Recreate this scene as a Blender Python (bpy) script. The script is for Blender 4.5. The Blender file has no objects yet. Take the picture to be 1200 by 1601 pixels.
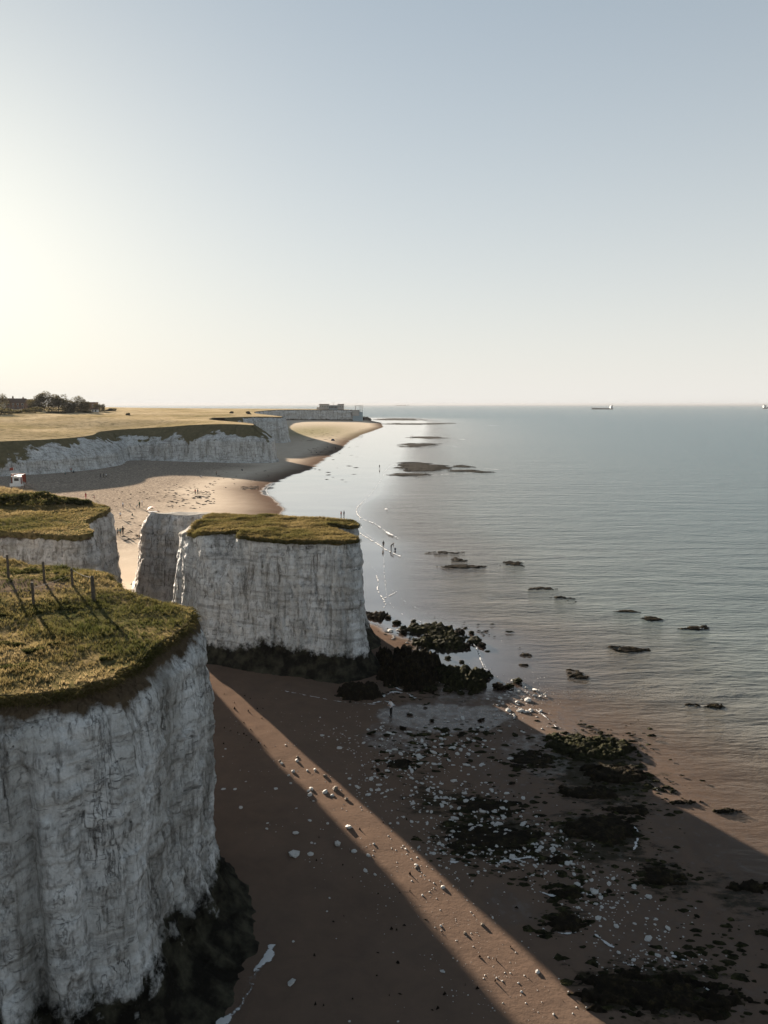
import bpy, bmesh, math, random
import numpy as np
from mathutils import Vector, Matrix
from mathutils.geometry import delaunay_2d_cdt

random.seed(7); RNG = np.random.default_rng(11)
sc = bpy.context.scene
C = sc.collection

# ------------------------------------------------------------------ camera, sky, sun, exposure
CAM_H, FPX, PITCH = 29.0, 1150.0, math.radians(8.31)
cam_d = bpy.data.cameras.new('camera'); cam = bpy.data.objects.new('camera', cam_d); C.objects.link(cam)
cam.location = (0, 0, CAM_H); cam.rotation_euler = (math.pi/2 - PITCH, 0, 0)
cam_d.sensor_fit = 'VERTICAL'; cam_d.sensor_height = 36.0; cam_d.lens = 36.0*FPX/1601.0
cam_d.clip_start = 0.5; cam_d.clip_end = 80000
sc.camera = cam

SUN_EL, SUN_AZ = math.radians(9.6), math.radians(-32.0)      # azimuth measured from the view direction (+Y), negative = left
EXPOSURE, SKY_STRENGTH = 2.75, 0.034
SKY_GAMMA, SKY_SAT, HAZE_SPREAD, HAZE_AMOUNT, HAZE_COL = 0.60, 1.05, 0.36, 0.97, (3.85, 3.76, 3.58)
SKY_TINT = (.90, .99, 1.01)
world = bpy.data.worlds.new('World'); sc.world = world; world.use_nodes = True
wn = world.node_tree.nodes; wl = world.node_tree.links; wn.clear()
wo = wn.new('ShaderNodeOutputWorld'); wb = wn.new('ShaderNodeBackground'); sky = wn.new('ShaderNodeTexSky')
sky.sky_type = 'NISHITA'; sky.sun_disc = False
sky.sun_elevation = SUN_EL; sky.sun_rotation = SUN_AZ
sky.altitude = 0; sky.air_density = 1.0; sky.dust_density = 0.75; sky.ozone_density = 2.2
gm = wn.new('ShaderNodeGamma'); gm.inputs[1].default_value = SKY_GAMMA      # soft contrast of a hazy sky
hs = wn.new('ShaderNodeHueSaturation'); hs.inputs['Saturation'].default_value = SKY_SAT
wl.new(sky.outputs[0], gm.inputs[0]); wl.new(gm.outputs[0], hs.inputs['Color'])
# pale sea haze all round the horizon
geo = wn.new('ShaderNodeTexCoord'); sepz = wn.new('ShaderNodeSeparateXYZ'); wl.new(geo.outputs['Generated'], sepz.inputs[0])
mz = wn.new('ShaderNodeMath'); mz.operation = 'MAXIMUM'; wl.new(sepz.outputs[2], mz.inputs[0]); mz.inputs[1].default_value = 0.0
md = wn.new('ShaderNodeMath'); md.operation = 'DIVIDE'; wl.new(mz.outputs[0], md.inputs[0]); md.inputs[1].default_value = -HAZE_SPREAD
me_ = wn.new('ShaderNodeMath'); me_.operation = 'EXPONENT'; wl.new(md.outputs[0], me_.inputs[0])
mm = wn.new('ShaderNodeMath'); mm.operation = 'MULTIPLY'; wl.new(me_.outputs[0], mm.inputs[0]); mm.inputs[1].default_value = HAZE_AMOUNT
mxs = wn.new('ShaderNodeMix'); mxs.data_type = 'RGBA'; wl.new(mm.outputs[0], mxs.inputs[0]); wl.new(hs.outputs[0], mxs.inputs[6])
mxs.inputs[7].default_value = (*HAZE_COL, 1)
tn = wn.new('ShaderNodeMix'); tn.data_type = 'RGBA'; tn.blend_type = 'MULTIPLY'; tn.inputs[0].default_value = 1.0; tn.inputs[7].default_value = (*SKY_TINT, 1); wl.new(hs.outputs[0], tn.inputs[6]); wl.new(tn.outputs[2], mxs.inputs[6])
wl.new(mxs.outputs[2], wb.inputs[0])
wb.inputs[1].default_value = SKY_STRENGTH
wl.new(wb.outputs[0], wo.inputs[0])

sun_d = bpy.data.lights.new('sun', 'SUN'); sun_d.energy = 5.0; sun_d.angle = math.radians(0.53); sun_d.color = (1.0, 0.86, 0.70)
sun = bpy.data.objects.new('sun', sun_d); C.objects.link(sun)
to_sun = Vector((math.sin(SUN_AZ)*math.cos(SUN_EL), math.cos(SUN_AZ)*math.cos(SUN_EL), math.sin(SUN_EL)))
sun.rotation_euler = to_sun.to_track_quat('Z', 'Y').to_euler()

vs = sc.view_settings
vs.view_transform = 'Standard'; vs.look = 'None'; vs.gamma = 1.0; vs.use_curve_mapping = False
vs.exposure = EXPOSURE
sc.cycles.use_denoising = True
sc.cycles.max_bounces = 6; sc.cycles.diffuse_bounces = 3; sc.cycles.glossy_bounces = 3
sc.cycles.transparent_max_bounces = 12; sc.cycles.volume_bounces = 0
sc.cycles.sample_clamp_indirect = 6.0

# ------------------------------------------------------------------ helpers: noise
_P = np.random.default_rng(3).permutation(256); _P = np.concatenate([_P, _P, _P])
_G = np.random.default_rng(4).normal(size=(256, 3)); _G /= np.linalg.norm(_G, axis=1)[:, None]
def perlin(x, y, z=0.0):
    x, y, z = np.broadcast_arrays(np.asarray(x, float), np.asarray(y, float), np.asarray(z, float))
    xi, yi, zi = np.floor(x).astype(int), np.floor(y).astype(int), np.floor(z).astype(int)
    xf, yf, zf = x-xi, y-yi, z-zi
    u, v, w = [t*t*t*(t*(t*6-15)+10) for t in (xf, yf, zf)]
    xi &= 255; yi &= 255; zi &= 255
    def gr(i, j, k):
        h = _P[_P[_P[(xi+i) & 255]+((yi+j) & 255)]+((zi+k) & 255)]
        g = _G[h]
        return g[..., 0]*(xf-i)+g[..., 1]*(yf-j)+g[..., 2]*(zf-k)
    l = lambda a, b, t: a+t*(b-a)
    return l(l(l(gr(0,0,0), gr(1,0,0), u), l(gr(0,1,0), gr(1,1,0), u), v), l(l(gr(0,0,1), gr(1,0,1), u), l(gr(0,1,1), gr(1,1,1), u), v), w)*1.5
def fbm(x, y, z=0.0, o=4):
    r = 0; a = 1; s = 0
    for i in range(o):
        f = 2.0**i
        r = r+a*perlin(np.asarray(x)*f+i*17.3, np.asarray(y)*f+i*5.1, np.asarray(z)*f+i*9.7); s += a; a *= .5
    return r/s
def cell(x, y, z=0.0):
    x, y, z = np.broadcast_arrays(np.asarray(x, float), np.asarray(y, float), np.asarray(z, float))
    h = _P[_P[_P[np.floor(x).astype(int) & 255]+(np.floor(y).astype(int) & 255)]+(np.floor(z).astype(int) & 255)]
    return h/255.0
def sstep(a, b, x):
    t = np.clip((np.asarray(x, float)-a)/(b-a), 0, 1); return t*t*(3-2*t)

# ------------------------------------------------------------------ helpers: survey of the site (picture measurements -> real metres on the ground)
def ray(u, v):
    x = (u-600)/FPX; y = (800.5-v)/FPX
    return np.array([x, math.cos(PITCH)+y*math.sin(PITCH), -math.sin(PITCH)+y*math.cos(PITCH)])
def gz(u, v, z=0.0):
    d = ray(u, v); t = (z-CAM_H)/d[2]; return (d[0]*t, d[1]*t)

W_PX = [(596,661),(600,668),(566,680),(548,690),(535,703),(510,717),(490,733),(455,745),(425,757),(412,768),(430,780),(446,795),(442,806),(440,830),
        (500,905),(570,965),(640,1000),(690,1040),(700,1120),(720,1200),(800,1330),(900,1480),(980,1601)]
S_PX = [(665,660),(655,690),(628,700),(622,722),(604,750),(592,775),(566,788),(560,805),(566,832),(600,853),(600,900),(606,945),(640,968),(700,983),(745,1012),
        (765,1058),(802,1086),(870,1136),(990,1195),(1040,1250),(1085,1330),(1135,1400),(1290,1601)]
def _xy(px):
    a = np.array([gz(u, v, 0.1) for u, v in px]); o = np.argsort(a[:, 1]); return a[o]
WA, SA = _xy(W_PX), _xy(S_PX)
WA = np.vstack([[WA[0,0]+6, -60], WA, [[-30, 1400], [-600, 2200]]]); SA = np.vstack([[SA[0,0]+14, -60], SA, [[70, 1500], [-500, 2400]]])
def xS(y): return np.interp(y, SA[:, 1], SA[:, 0])+0.5*perlin(np.asarray(y)*.12, 3.3)
def xW(y): return np.minimum(np.interp(y, WA[:, 1], WA[:, 0])+0.6*perlin(np.asarray(y)*.1, 7.7), xS(y)-1.0)
def beach_z(x, y):
    x = np.asarray(x, float); y = np.asarray(y, float)
    w, s = xW(y), xS(y)
    inl = w-x
    z = np.where(x > s, -0.025*(x-s), np.where(x > w, 0.15*(s-x)/(s-w), 0.15+3.6*(1-np.exp(-np.maximum(inl, 0)*0.03/3.6*1.15))))
    z = np.maximum(z, -2.5)
    n = 0.05*fbm(x*.09, y*.09, 1.2, 3)+0.018*perlin(x*.7, y*.7, 4.0)
    return z+n*sstep(-4, 6, inl)+0.06*fbm(x*.05, y*.08, 2.2, 2)*sstep(60, 140, y)*(1-sstep(-2, 6, inl))*(x < s)
_YT = np.concatenate([np.arange(-60, 400, .5), np.arange(400, 2400, 4.0)]); _WT, _ST = xW(_YT), xS(_YT)
def hit(u, v):
    z = 0.3
    for _ in range(14):
        x, y = gz(u, v, z); w, s_ = float(np.interp(y, _YT, _WT)), float(np.interp(y, _YT, _ST))
        zz = 0.0 if x > s_ else (0.15*(s_-x)/(s_-w) if x > w else 0.15+3.6*(1-math.exp(-(w-x)*0.03/3.6*1.15)))
        z = .4*z+.6*zz
    x, y = gz(u, v, z); zz = float(beach_z(x, y)); x, y = gz(u, v, max(zz, 0)); return (x, y, max(float(beach_z(x, y)), 0.0))

# ------------------------------------------------------------------ helpers: meshes
def mesh_obj(name, v, f, mats, parent=None, attrs=None, smooth=True, mat_idx=None):
    v = np.asarray(v, np.float32); me = bpy.data.meshes.new(name)
    if isinstance(f, np.ndarray):
        k = f.shape[1]; n = f.shape[0]
        me.vertices.add(len(v)); me.vertices.foreach_set('co', v.ravel())
        me.loops.add(n*k); me.loops.foreach_set('vertex_index', f.astype(np.int32).ravel())
        me.polygons.add(n); me.polygons.foreach_set('loop_start', np.arange(0, n*k, k, dtype=np.int32)); me.polygons.foreach_set('loop_total', np.full(n, k, np.int32))
    else:
        me.from_pydata([tuple(p) for p in v], [], [tuple(q) for q in f])
    me.update(calc_edges=True); me.validate()
    if not isinstance(mats, (list, tuple)): mats = [mats]
    for m in mats: me.materials.append(m)
    if mat_idx is not None: me.polygons.foreach_set('material_index', np.asarray(mat_idx, np.int32))
    if attrs:
        for k, a in attrs.items():
            at = me.attributes.new(k, 'FLOAT', 'POINT'); at.data.foreach_set('value', np.asarray(a, np.float32))
    me.polygons.foreach_set('use_smooth', np.full(len(me.polygons), smooth))
    o = bpy.data.objects.new(name, me); C.objects.link(o)
    if parent: o.parent = parent
    return o
def grid_faces(nu, nv, wrap=False):
    i = np.arange(nu if wrap else nu-1); j = np.arange(nv-1)
    I, J = np.meshgrid(i, j, indexing='ij'); I2 = (I+1) % nu
    return np.stack([I*nv+J, I2*nv+J, I2*nv+J+1, I*nv+J+1], -1).reshape(-1, 4)
def tag(o, label=None, cat=None, group=None, kind=None):
    if label: o['label'] = label
    if cat: o['category'] = cat
    if group: o['group'] = group
    if kind: o['kind'] = kind
    return o
def empty(name, loc=(0, 0, 0), rz=0.0):
    o = bpy.data.objects.new(name, None); C.objects.link(o); o.location = loc; o.rotation_euler = (0, 0, rz); return o
class MB:
    """collects boxes, prisms and tubes into one mesh"""
    def __init__(s): s.v = []; s.f = []; s.m = []
    def add(s, v, f, m=0):
        o = len(s.v); s.v += [tuple(p) for p in v]; s.f += [tuple(i+o for i in q) for q in f]; s.m += [m]*len(f); return s
    def box(s, x0, x1, y0, y1, z0, z1, m=0):
        return s.add([(x0,y0,z0),(x1,y0,z0),(x1,y1,z0),(x0,y1,z0),(x0,y0,z1),(x1,y0,z1),(x1,y1,z1),(x0,y1,z1)],
                     [(3,2,1,0),(4,5,6,7),(0,1,5,4),(1,2,6,5),(2,3,7,6),(3,0,4,7)], m)
    def tube(s, pts, rads, n=6, m=0, cap=True):
        pts = [Vector(p) for p in pts]; v = []; f = []
        for i, p in enumerate(pts):
            d = (pts[min(i+1, len(pts)-1)]-pts[max(i-1, 0)]).normalized()
            a = d.orthogonal().normalized() if abs(d.z) < .99 else Vector((1, 0, 0)); b = d.cross(a)
            for k in range(n):
                t = 2*math.pi*k/n; v.append(p+(a*math.cos(t)+b*math.sin(t))*rads[i])
        for i in range(len(pts)-1):
            for k in range(n): f.append((i*n+k, i*n+(k+1) % n, (i+1)*n+(k+1) % n, (i+1)*n+k))
        if cap: f.append(tuple(range(n-1, -1, -1))); f.append(tuple((len(pts)-1)*n+k for k in range(n)))
        return s.add(v, f, m)
    def gable(s, x0, x1, y0, y1, z0, z1, over=.3, m=0):
        ym = (y0+y1)/2; y0 -= over; y1 += over; x0 -= over; x1 += over
        return s.add([(x0,y0,z0),(x1,y0,z0),(x1,y1,z0),(x0,y1,z0),(x0,ym,z1),(x1,ym,z1)], [(0,1,5,4),(2,3,4,5),(3,0,4),(1,2,5),(3,2,1,0)], m)
    def build(s, name, mats, parent=None, smooth=False):
        return mesh_obj(name, s.v, s.f, mats, parent, smooth=smooth, mat_idx=s.m)

# ------------------------------------------------------------------ helpers: materials
def new_mat(name):
    m = bpy.data.materials.new(name); m.use_nodes = True; nt = m.node_tree; nt.nodes.clear()
    return m, nt
class NT:
    def __init__(s, name): s.m, s.t = new_mat(name); s.n = s.t.nodes; s.l = s.t.links
    def node(s, kind, **kw):
        n = s.n.new(kind)
        for k, v in kw.items(): setattr(n, k, v)
        return n
    def link(s, a, b): s.l.new(a, b)
    def coords(s, scale=(1, 1, 1), kind='Object'):
        tc = s.node('ShaderNodeTexCoord'); mp = s.node('ShaderNodeMapping'); mp.inputs['Scale'].default_value = scale
        s.link(tc.outputs[kind], mp.inputs[0]); return mp.outputs[0]
    def noise(s, vec, scale, detail=4, rough=.55, dist=0):
        n = s.node('ShaderNodeTexNoise'); n.inputs['Scale'].default_value = scale; n.inputs['Detail'].default_value = detail
        n.inputs['Roughness'].default_value = rough; n.inputs['Distortion'].default_value = dist
        s.link(vec, n.inputs['Vector']); return n.outputs['Fac']
    def ramp(s, fac, stops):
        r = s.node('ShaderNodeValToRGB'); e = r.color_ramp.elements
        while len(e) < len(stops): e.new(0.5)
        for i, (p, c) in enumerate(stops):
            e[i].position = p; e[i].color = (c, c, c, 1) if not isinstance(c, tuple) else (*c, 1)
        s.link(fac, r.inputs[0]); return r.outputs[0]
    def mix(s, fac, a, b, mode='MIX'):
        n = s.node('ShaderNodeMix', data_type='RGBA', blend_type=mode)
        for i, x in ((0, fac), (6, a), (7, b)):
            if isinstance(x, (int, float)): n.inputs[i].default_value = x if i == 0 else (x, x, x, 1)
            elif isinstance(x, tuple): n.inputs[i].default_value = (*x, 1)
            else: s.link(x, n.inputs[i])
        return n.outputs[2]
    def math(s, op, a, b=0.0, clamp=False):
        n = s.node('ShaderNodeMath', operation=op, use_clamp=clamp)
        for i, x in enumerate((a, b)):
            if isinstance(x, (int, float)): n.inputs[i].default_value = x
            else: s.link(x, n.inputs[i])
        return n.outputs[0]
    def attr(s, name): n = s.node('ShaderNodeAttribute', attribute_name=name); return n.outputs['Fac']
    def bump(s, h, strength=.5, dist=.1, normal=None):
        b = s.node('ShaderNodeBump'); b.inputs['Strength'].default_value = strength; b.inputs['Distance'].default_value = dist
        s.link(h, b.inputs['Height'])
        if normal is not None: s.link(normal, b.inputs['Normal'])
        return b.outputs[0]
    def bsdf(s, col, rough=.8, normal=None, spec=.3, metal=0.0):
        p = s.node('ShaderNodeBsdfPrincipled')
        for k, x in (('Base Color', col), ('Roughness', rough), ('Specular IOR Level', spec), ('Metallic', metal)):
            if isinstance(x, (int, float)): p.inputs[k].default_value = x
            elif isinstance(x, tuple): p.inputs[k].default_value = (*x, 1)
            else: s.link(x, p.inputs[k])
        if normal is not None: s.link(normal, p.inputs['Normal'])
        return p.outputs[0]
    def out(s, shader):
        o = s.node('ShaderNodeOutputMaterial'); s.link(shader, o.inputs['Surface']); return s.m
def plain(name, col, rough=.75, var=.25, scale=3.0, spec=.06):
    t = NT(name); c = t.coords(); n = t.noise(c, scale, 4)
    k = t.ramp(n, [(.3, 1-var), (.7, 1+var*.3)])
    return t.out(t.bsdf(t.mix(1.0, col, k, 'MULTIPLY'), rough, spec=spec, normal=t.bump(t.noise(c, scale*6, 3), .15, .03)))

def chalk_material(name, tint=(1, 1, 1), fine=1.0, crack=.6):
    t = NT(name); c = t.coords()
    streak = t.coords((1, 1, .22)); beds = t.coords((.12, .12, 1.6))
    n1 = t.noise(t.coords((1, 1, .16)), .42, 6, .62, .3); n2 = t.noise(c, 1.3, 6, .65, .2); n3 = t.noise(beds, 1.2, 3, .5); n4 = t.noise(t.coords((1, 1, .12)), 2.6, 6, .62)
    col = t.ramp(n1, [(.30, (.25, .242, .225)), (.42, (.44, .437, .42)), (.54, (.58, .583, .575)), (.72, (.70, .705, .70))])
    col = t.mix(t.ramp(n2, [(.34, .55), (.50, 0.0)]), col, (.17, .155, .135))
    col = t.mix(t.ramp(n4, [(.32, .8), (.47, 0.0)]), col, (.105, .095, .083))
    col = t.mix(t.ramp(n3, [(.34, .45), (.46, 0.0)]), col, (.16, .152, .14))
    def lines(scale3, sc_, width, lo, hi, seed):
        mp = t.coords(scale3); mpn = mp.node; mpn.inputs['Location'].default_value = (seed, seed*.7, 0)
        n_ = t.noise(mp, sc_, 6, .62, .5); d_ = t.math('ABSOLUTE', t.math('SUBTRACT', n_, .5))
        ln = t.ramp(d_, [(0.0, 1.0), (width, 0.0)])
        return t.math('MULTIPLY', ln, t.ramp(t.noise(t.coords((.7, .7, .4)), .55+.1*seed, 3), [(lo, 0.0), (hi, 1.0)]))
    cv = lines((1.1, 1.1, .13), .75*fine, .010, .42, .60, 1.0); ch = lines((.22, .22, 1.3), .8*fine, .006, .48, .66, 3.0); cf = lines((1, 1, .55), 1.6*fine, .010, .50, .68, 5.0)
    crackmask = t.math('MAXIMUM', cv, t.math('MAXIMUM', ch, cf))
    col = t.mix(t.math('MULTIPLY', crackmask, crack), col, (.075, .066, .056))
    pit = t.ramp(t.noise(c, 3.1*fine, 2, .5), [(.20, 1.0), (.27, 0.0)]); col = t.mix(t.math('MULTIPLY', pit, .8), col, (.06, .052, .045))
    spk = t.noise(t.coords((1, 1, .45)), 7.0*fine, 5, .7); col = t.mix(1.0, col, t.ramp(spk, [(.28, .55), (.45, .92), (.6, 1.0), (.75, 1.15)]), 'MULTIPLY')
    fl = t.noise(t.coords((.05, .05, 1)), 1.15, 2, .5); flm = t.math('MULTIPLY', t.ramp(t.math('ABSOLUTE', t.math('SUBTRACT', fl, .5)), [(0.0, 1.0), (.006, 0.0)]), t.ramp(t.noise(c, 2.8, 3, .6), [(.48, 0.0), (.54, 1.0)])); col = t.mix(t.math('MULTIPLY', flm, .75), col, (.07, .065, .06))
    # soil washed down from the turf and marine growth on the foot
    soil = t.attr('soil'); alg = t.attr('algae'); veg = t.attr('veg')
    sn = t.noise(c, 1.1, 6, .65); sn2 = t.noise(c, 3.5, 5, .6)
    soilm = t.ramp(t.math('ADD', soil, t.math('MULTIPLY', t.math('SUBTRACT', sn, .5), 1.1)), [(.38, 0.0), (.62, 1.0)])
    col = t.mix(soilm, col, t.mix(sn2, (.035, .026, .018), (.13, .095, .06)))
    algm = t.ramp(t.math('ADD', alg, t.math('MULTIPLY', t.math('SUBTRACT', sn, .5), 1.0)), [(.36, 0.0), (.56, 1.0)])
    algc = t.mix(t.ramp(t.noise(c, .9, 5, .6), [(.42, 0.0), (.68, 1.0)]), (.011, .010, .008), (.055, .052, .036))
    col = t.mix(algm, col, algc)
    vegm = t.ramp(t.math('ADD', veg, t.math('MULTIPLY', t.math('SUBTRACT', t.noise(c, .35, 5, .65), .5), 1.3)), [(.45, 0.0), (.6, 1.0)])
    col = t.mix(vegm, col, t.mix(t.noise(c, .7, 5, .6), (.045, .045, .022), (.16, .13, .07)))
    col = t.mix(1.0, col, tint, 'MULTIPLY')
    h = t.math('ADD', t.math('MULTIPLY', n4, .8), t.math('ADD', t.noise(c, 6*fine, 6, .7), t.math('MULTIPLY', crackmask, -.9)))
    nrm = t.bump(h, .9, .13)
    nrm = t.bump(t.noise(c, 22*fine, 4, .6), .5, .03, nrm)
    return t.out(t.bsdf(col, .95, nrm, .05))

def turf_material(name, dry=.5):
    t = NT(name); c = t.coords()
    n = t.noise(c, .25, 5, .6, .3); n2 = t.noise(c, 2.2, 6, .7); n3 = t.noise(c, 9.0, 4, .6)
    col = t.ramp(n, [(.3, (.045, .05, .02)), (.45, (.09, .08, .034)), (.58, (.16, .12, .058)), (.75, (.22, .165, .088))])
    col = t.mix(t.ramp(n2, [(.38, .8), (.55, 0.0)]), col, (.016, .016, .008))
    col = t.mix(t.ramp(n3, [(.5, 0.0), (.7, .5)]), col, (.11, .085, .045))
    bare = t.attr('bare')
    bm = t.ramp(t.math('ADD', bare, t.math('MULTIPLY', t.math('SUBTRACT', t.noise(c, 1.5, 5), .5), .8)), [(.42, 0.0), (.58, 1.0)])
    col = t.mix(bm, col, t.mix(n2, (.22, .20, .17), (.38, .37, .35)))
    path = t.attr('path')
    pm = t.ramp(t.math('ADD', path, t.math('MULTIPLY', t.math('SUBTRACT', n2, .5), .9)), [(.42, 0.0), (.6, 1.0)])
    col = t.mix(pm, col, t.mix(n3, (.075, .055, .038), (.13, .10, .072)))
    h = t.math('ADD', n2, t.math('MULTIPLY', n3, .5))
    return t.out(t.bsdf(col, .95, t.bump(h, .5, .2), 0.0))

def grass_material(name):
    t = NT(name); tint = t.attr('tint')
    col = t.ramp(tint, [(0.0, (.022, .031, .009)), (.35, (.066, .062, .021)), (.65, (.14, .107, .045)), (1.0, (.23, .175, .092))])
    d = t.node('ShaderNodeBsdfDiffuse'); tr = t.node('ShaderNodeBsdfTranslucent'); t.link(col, d.inputs[0]); t.link(col, tr.inputs[0])
    mx = t.node('ShaderNodeMixShader'); mx.inputs[0].default_value = .35; t.link(d.outputs[0], mx.inputs[1]); t.link(tr.outputs[0], mx.inputs[2])
    return t.out(mx.outputs[0])
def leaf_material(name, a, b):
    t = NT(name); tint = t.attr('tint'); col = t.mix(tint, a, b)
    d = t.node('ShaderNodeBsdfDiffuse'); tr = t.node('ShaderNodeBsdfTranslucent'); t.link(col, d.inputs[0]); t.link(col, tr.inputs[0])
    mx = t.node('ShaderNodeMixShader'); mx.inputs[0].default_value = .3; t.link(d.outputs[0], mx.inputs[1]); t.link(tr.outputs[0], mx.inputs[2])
    return t.out(mx.outputs[0])

def sand_material():
    t = NT('sand'); c = t.coords()
    wet = t.attr('wet'); dry = t.attr('dry'); wd = t.attr('weed'); peb = t.attr('shingle'); gre = t.attr('green')
    n = t.noise(c, .22, 5, .55); n2 = t.noise(c, 1.6, 5, .6); n3 = t.noise(c, 14, 4, .6)
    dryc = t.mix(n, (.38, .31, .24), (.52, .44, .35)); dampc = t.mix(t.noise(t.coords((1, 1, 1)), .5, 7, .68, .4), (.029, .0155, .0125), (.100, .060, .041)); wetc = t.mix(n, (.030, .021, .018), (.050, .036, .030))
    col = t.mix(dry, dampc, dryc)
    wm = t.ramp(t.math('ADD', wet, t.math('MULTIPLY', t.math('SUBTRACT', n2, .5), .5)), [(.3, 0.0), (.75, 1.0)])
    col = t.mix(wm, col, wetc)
    pn = t.noise(c, 1.3, 7, .78); col = t.mix(peb, col, t.mix(1.0, col, (.74, .72, .70), 'MULTIPLY'))
    col = t.mix(t.math('MULTIPLY', peb, t.ramp(pn, [(.46, 1.0), (.56, 0.0)])), col, (.16, .13, .105))
    col = t.mix(t.math('MULTIPLY', peb, t.ramp(pn, [(.58, 0.0), (.70, .8)])), col, (.55, .48, .41))
    col = t.mix(t.math('MULTIPLY', gre, t.ramp(n2, [(.35, .4), (.6, 1.0)])), col, (.17, .155, .075))
    wdm = t.ramp(t.math('ADD', t.math('MULTIPLY', wd, .42), t.math('MULTIPLY', t.noise(t.coords((.7, 1.5, 1)), .8, 6, .7, .3), .75)), [(.60, 0.0), (.70, .92)]); col = t.mix(wdm, col, t.mix(n3, (.010, .009, .006), (.030, .026, .016)))
    speck = t.ramp(n3, [(.26, .5), (.36, 0.0)]); col = t.mix(speck, col, t.mix(1.0, col, .55, 'MULTIPLY'))
    rough = t.ramp(t.math('ADD', wm, t.math('MULTIPLY', t.math('SUBTRACT', n2, .5), .35)), [(.25, .75), (.55, .34), (.9, .10)])
    rip = t.noise(t.coords((1.2, 3.5, 1)), 1.1, 3, .5)
    h = t.math('ADD', t.math('ADD', t.math('MULTIPLY', n2, .6), t.math('MULTIPLY', t.noise(c, 5.0, 3, .5), .45)), t.math('ADD', t.math('MULTIPLY', n3, .28), t.math('MULTIPLY', rip, .4)))
    b = t.node('ShaderNodeBump'); b.inputs['Distance'].default_value = .06
    t.link(h, b.inputs['Height']); t.link(t.ramp(wm, [(0.0, .42), (.8, .08)]), b.inputs['Strength'])
    sh = t.bsdf(col, rough, b.outputs[0], t.ramp(wm, [(0.0, .0), (.25, .06), (1.0, .5)])); pn_ = sh.node
    t.link(t.ramp(wet, [(.6, 0.0), (.95, 1.0)]), pn_.inputs['Coat Weight']); pn_.inputs['Coat Roughness'].default_value = .04; pn_.inputs['Coat IOR'].default_value = 1.5
    return t.out(sh)

def sea_material():
    t = NT('sea_water'); c = t.coords(); d = t.attr('shore')
    depth = t.ramp(d, [(0.0, (.055, .037, .026)), (.12, (.092, .076, .058)), (.35, (.070, .084, .078)), (1.0, (.018, .058, .072))])
    bed = t.noise(t.coords((1, 1.6, 1)), .085, 5, .6, .4)
    shallow = t.ramp(d, [(0.02, 0.0), (.06, 1.0), (.35, 1.0), (.6, 0.0)])
    col = t.mix(t.math('MULTIPLY', shallow, t.ramp(bed, [(.30, .75), (.42, 0.0)])), depth, (.035, .036, .032))
    sp = t.node('ShaderNodeMapping'); sp.inputs['Rotation'].default_value = (0, 0, math.radians(14)); sp.inputs['Scale'].default_value = (.30, 1.0, 1)
    tc = t.node('ShaderNodeTexCoord'); t.link(tc.outputs['Object'], sp.inputs[0])
    w1 = t.noise(sp.outputs[0], 1.25, 4, .6, .25); w2 = t.noise(sp.outputs[0], .22, 3, .5, .3); w3 = t.noise(t.coords((1, 1.3, 1)), 2.6, 3, .6)
    w4 = t.noise(sp.outputs[0], .03, 3, .5)
    h = t.math('ADD', t.math('ADD', t.math('MULTIPLY', w1, .95), t.math('MULTIPLY', w2, 2.0)), t.math('ADD', t.math('MULTIPLY', w3, .16), t.math('MULTIPLY', w4, 2.0)))
    b = t.node('ShaderNodeBump'); b.inputs['Distance'].default_value = .34; t.link(h, b.inputs['Height'])
    t.link(t.ramp(d, [(0.0, .25), (.06, .6), (.25, .9), (1.0, 1.0)]), b.inputs['Strength'])
    p = t.bsdf(col, t.ramp(d, [(0.0, .06), (.3, .11), (1.0, .24)]), b.outputs[0], .5); p.node.inputs['IOR'].default_value = 1.33
    tr = t.node('ShaderNodeBsdfTransparent'); mx = t.node('ShaderNodeMixShader')
    t.link(t.ramp(d, [(0.0, 0.04), (.04, .2), (.18, .75), (.35, 1.0)]), mx.inputs[0]); t.link(tr.outputs[0], mx.inputs[1]); t.link(p, mx.inputs[2])
    return t.out(mx.outputs[0])

def rock_material(name, a, b, c3, rough=.85):
    t = NT(name); c = t.coords(kind='Generated') if False else t.coords()
    n = t.noise(c, 2.2, 6, .65); n2 = t.noise(c, 9, 4, .65)
    col = t.ramp(n, [(.35, a), (.55, b), (.75, c3)]); col = t.mix(t.ramp(n2, [(.3, .6), (.5, 0.0)]), col, (.008, .007, .005))
    return t.out(t.bsdf(col, rough, t.bump(t.math('ADD', n, n2), .8, .10), .02))
M_CHALK = chalk_material('chalk'); M_CHALKP = chalk_material('pinkish_chalk', (1.08, 1.0, .94))
M_CHALKF = chalk_material('far_chalk', (1, .99, .97), .6, .2)
M_TURF = turf_material('turf'); M_GRASS = grass_material('grass_blades')
M_SAND = sand_material(); M_SEA = sea_material()
M_WEED = rock_material('seaweed_rock', (.006, .005, .004), (.014, .011, .007), (.045, .036, .016))
M_WEEDG = rock_material('green_seaweed_rock', (.006, .006, .004), (.018, .018, .008), (.070, .066, .028))
M_STONE = plain('chalk_stone', (.40, .39, .37), .85, .35, 5)
M_STONED = plain('dull_stone', (.13, .11, .09), .85, .4, 5)

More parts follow.
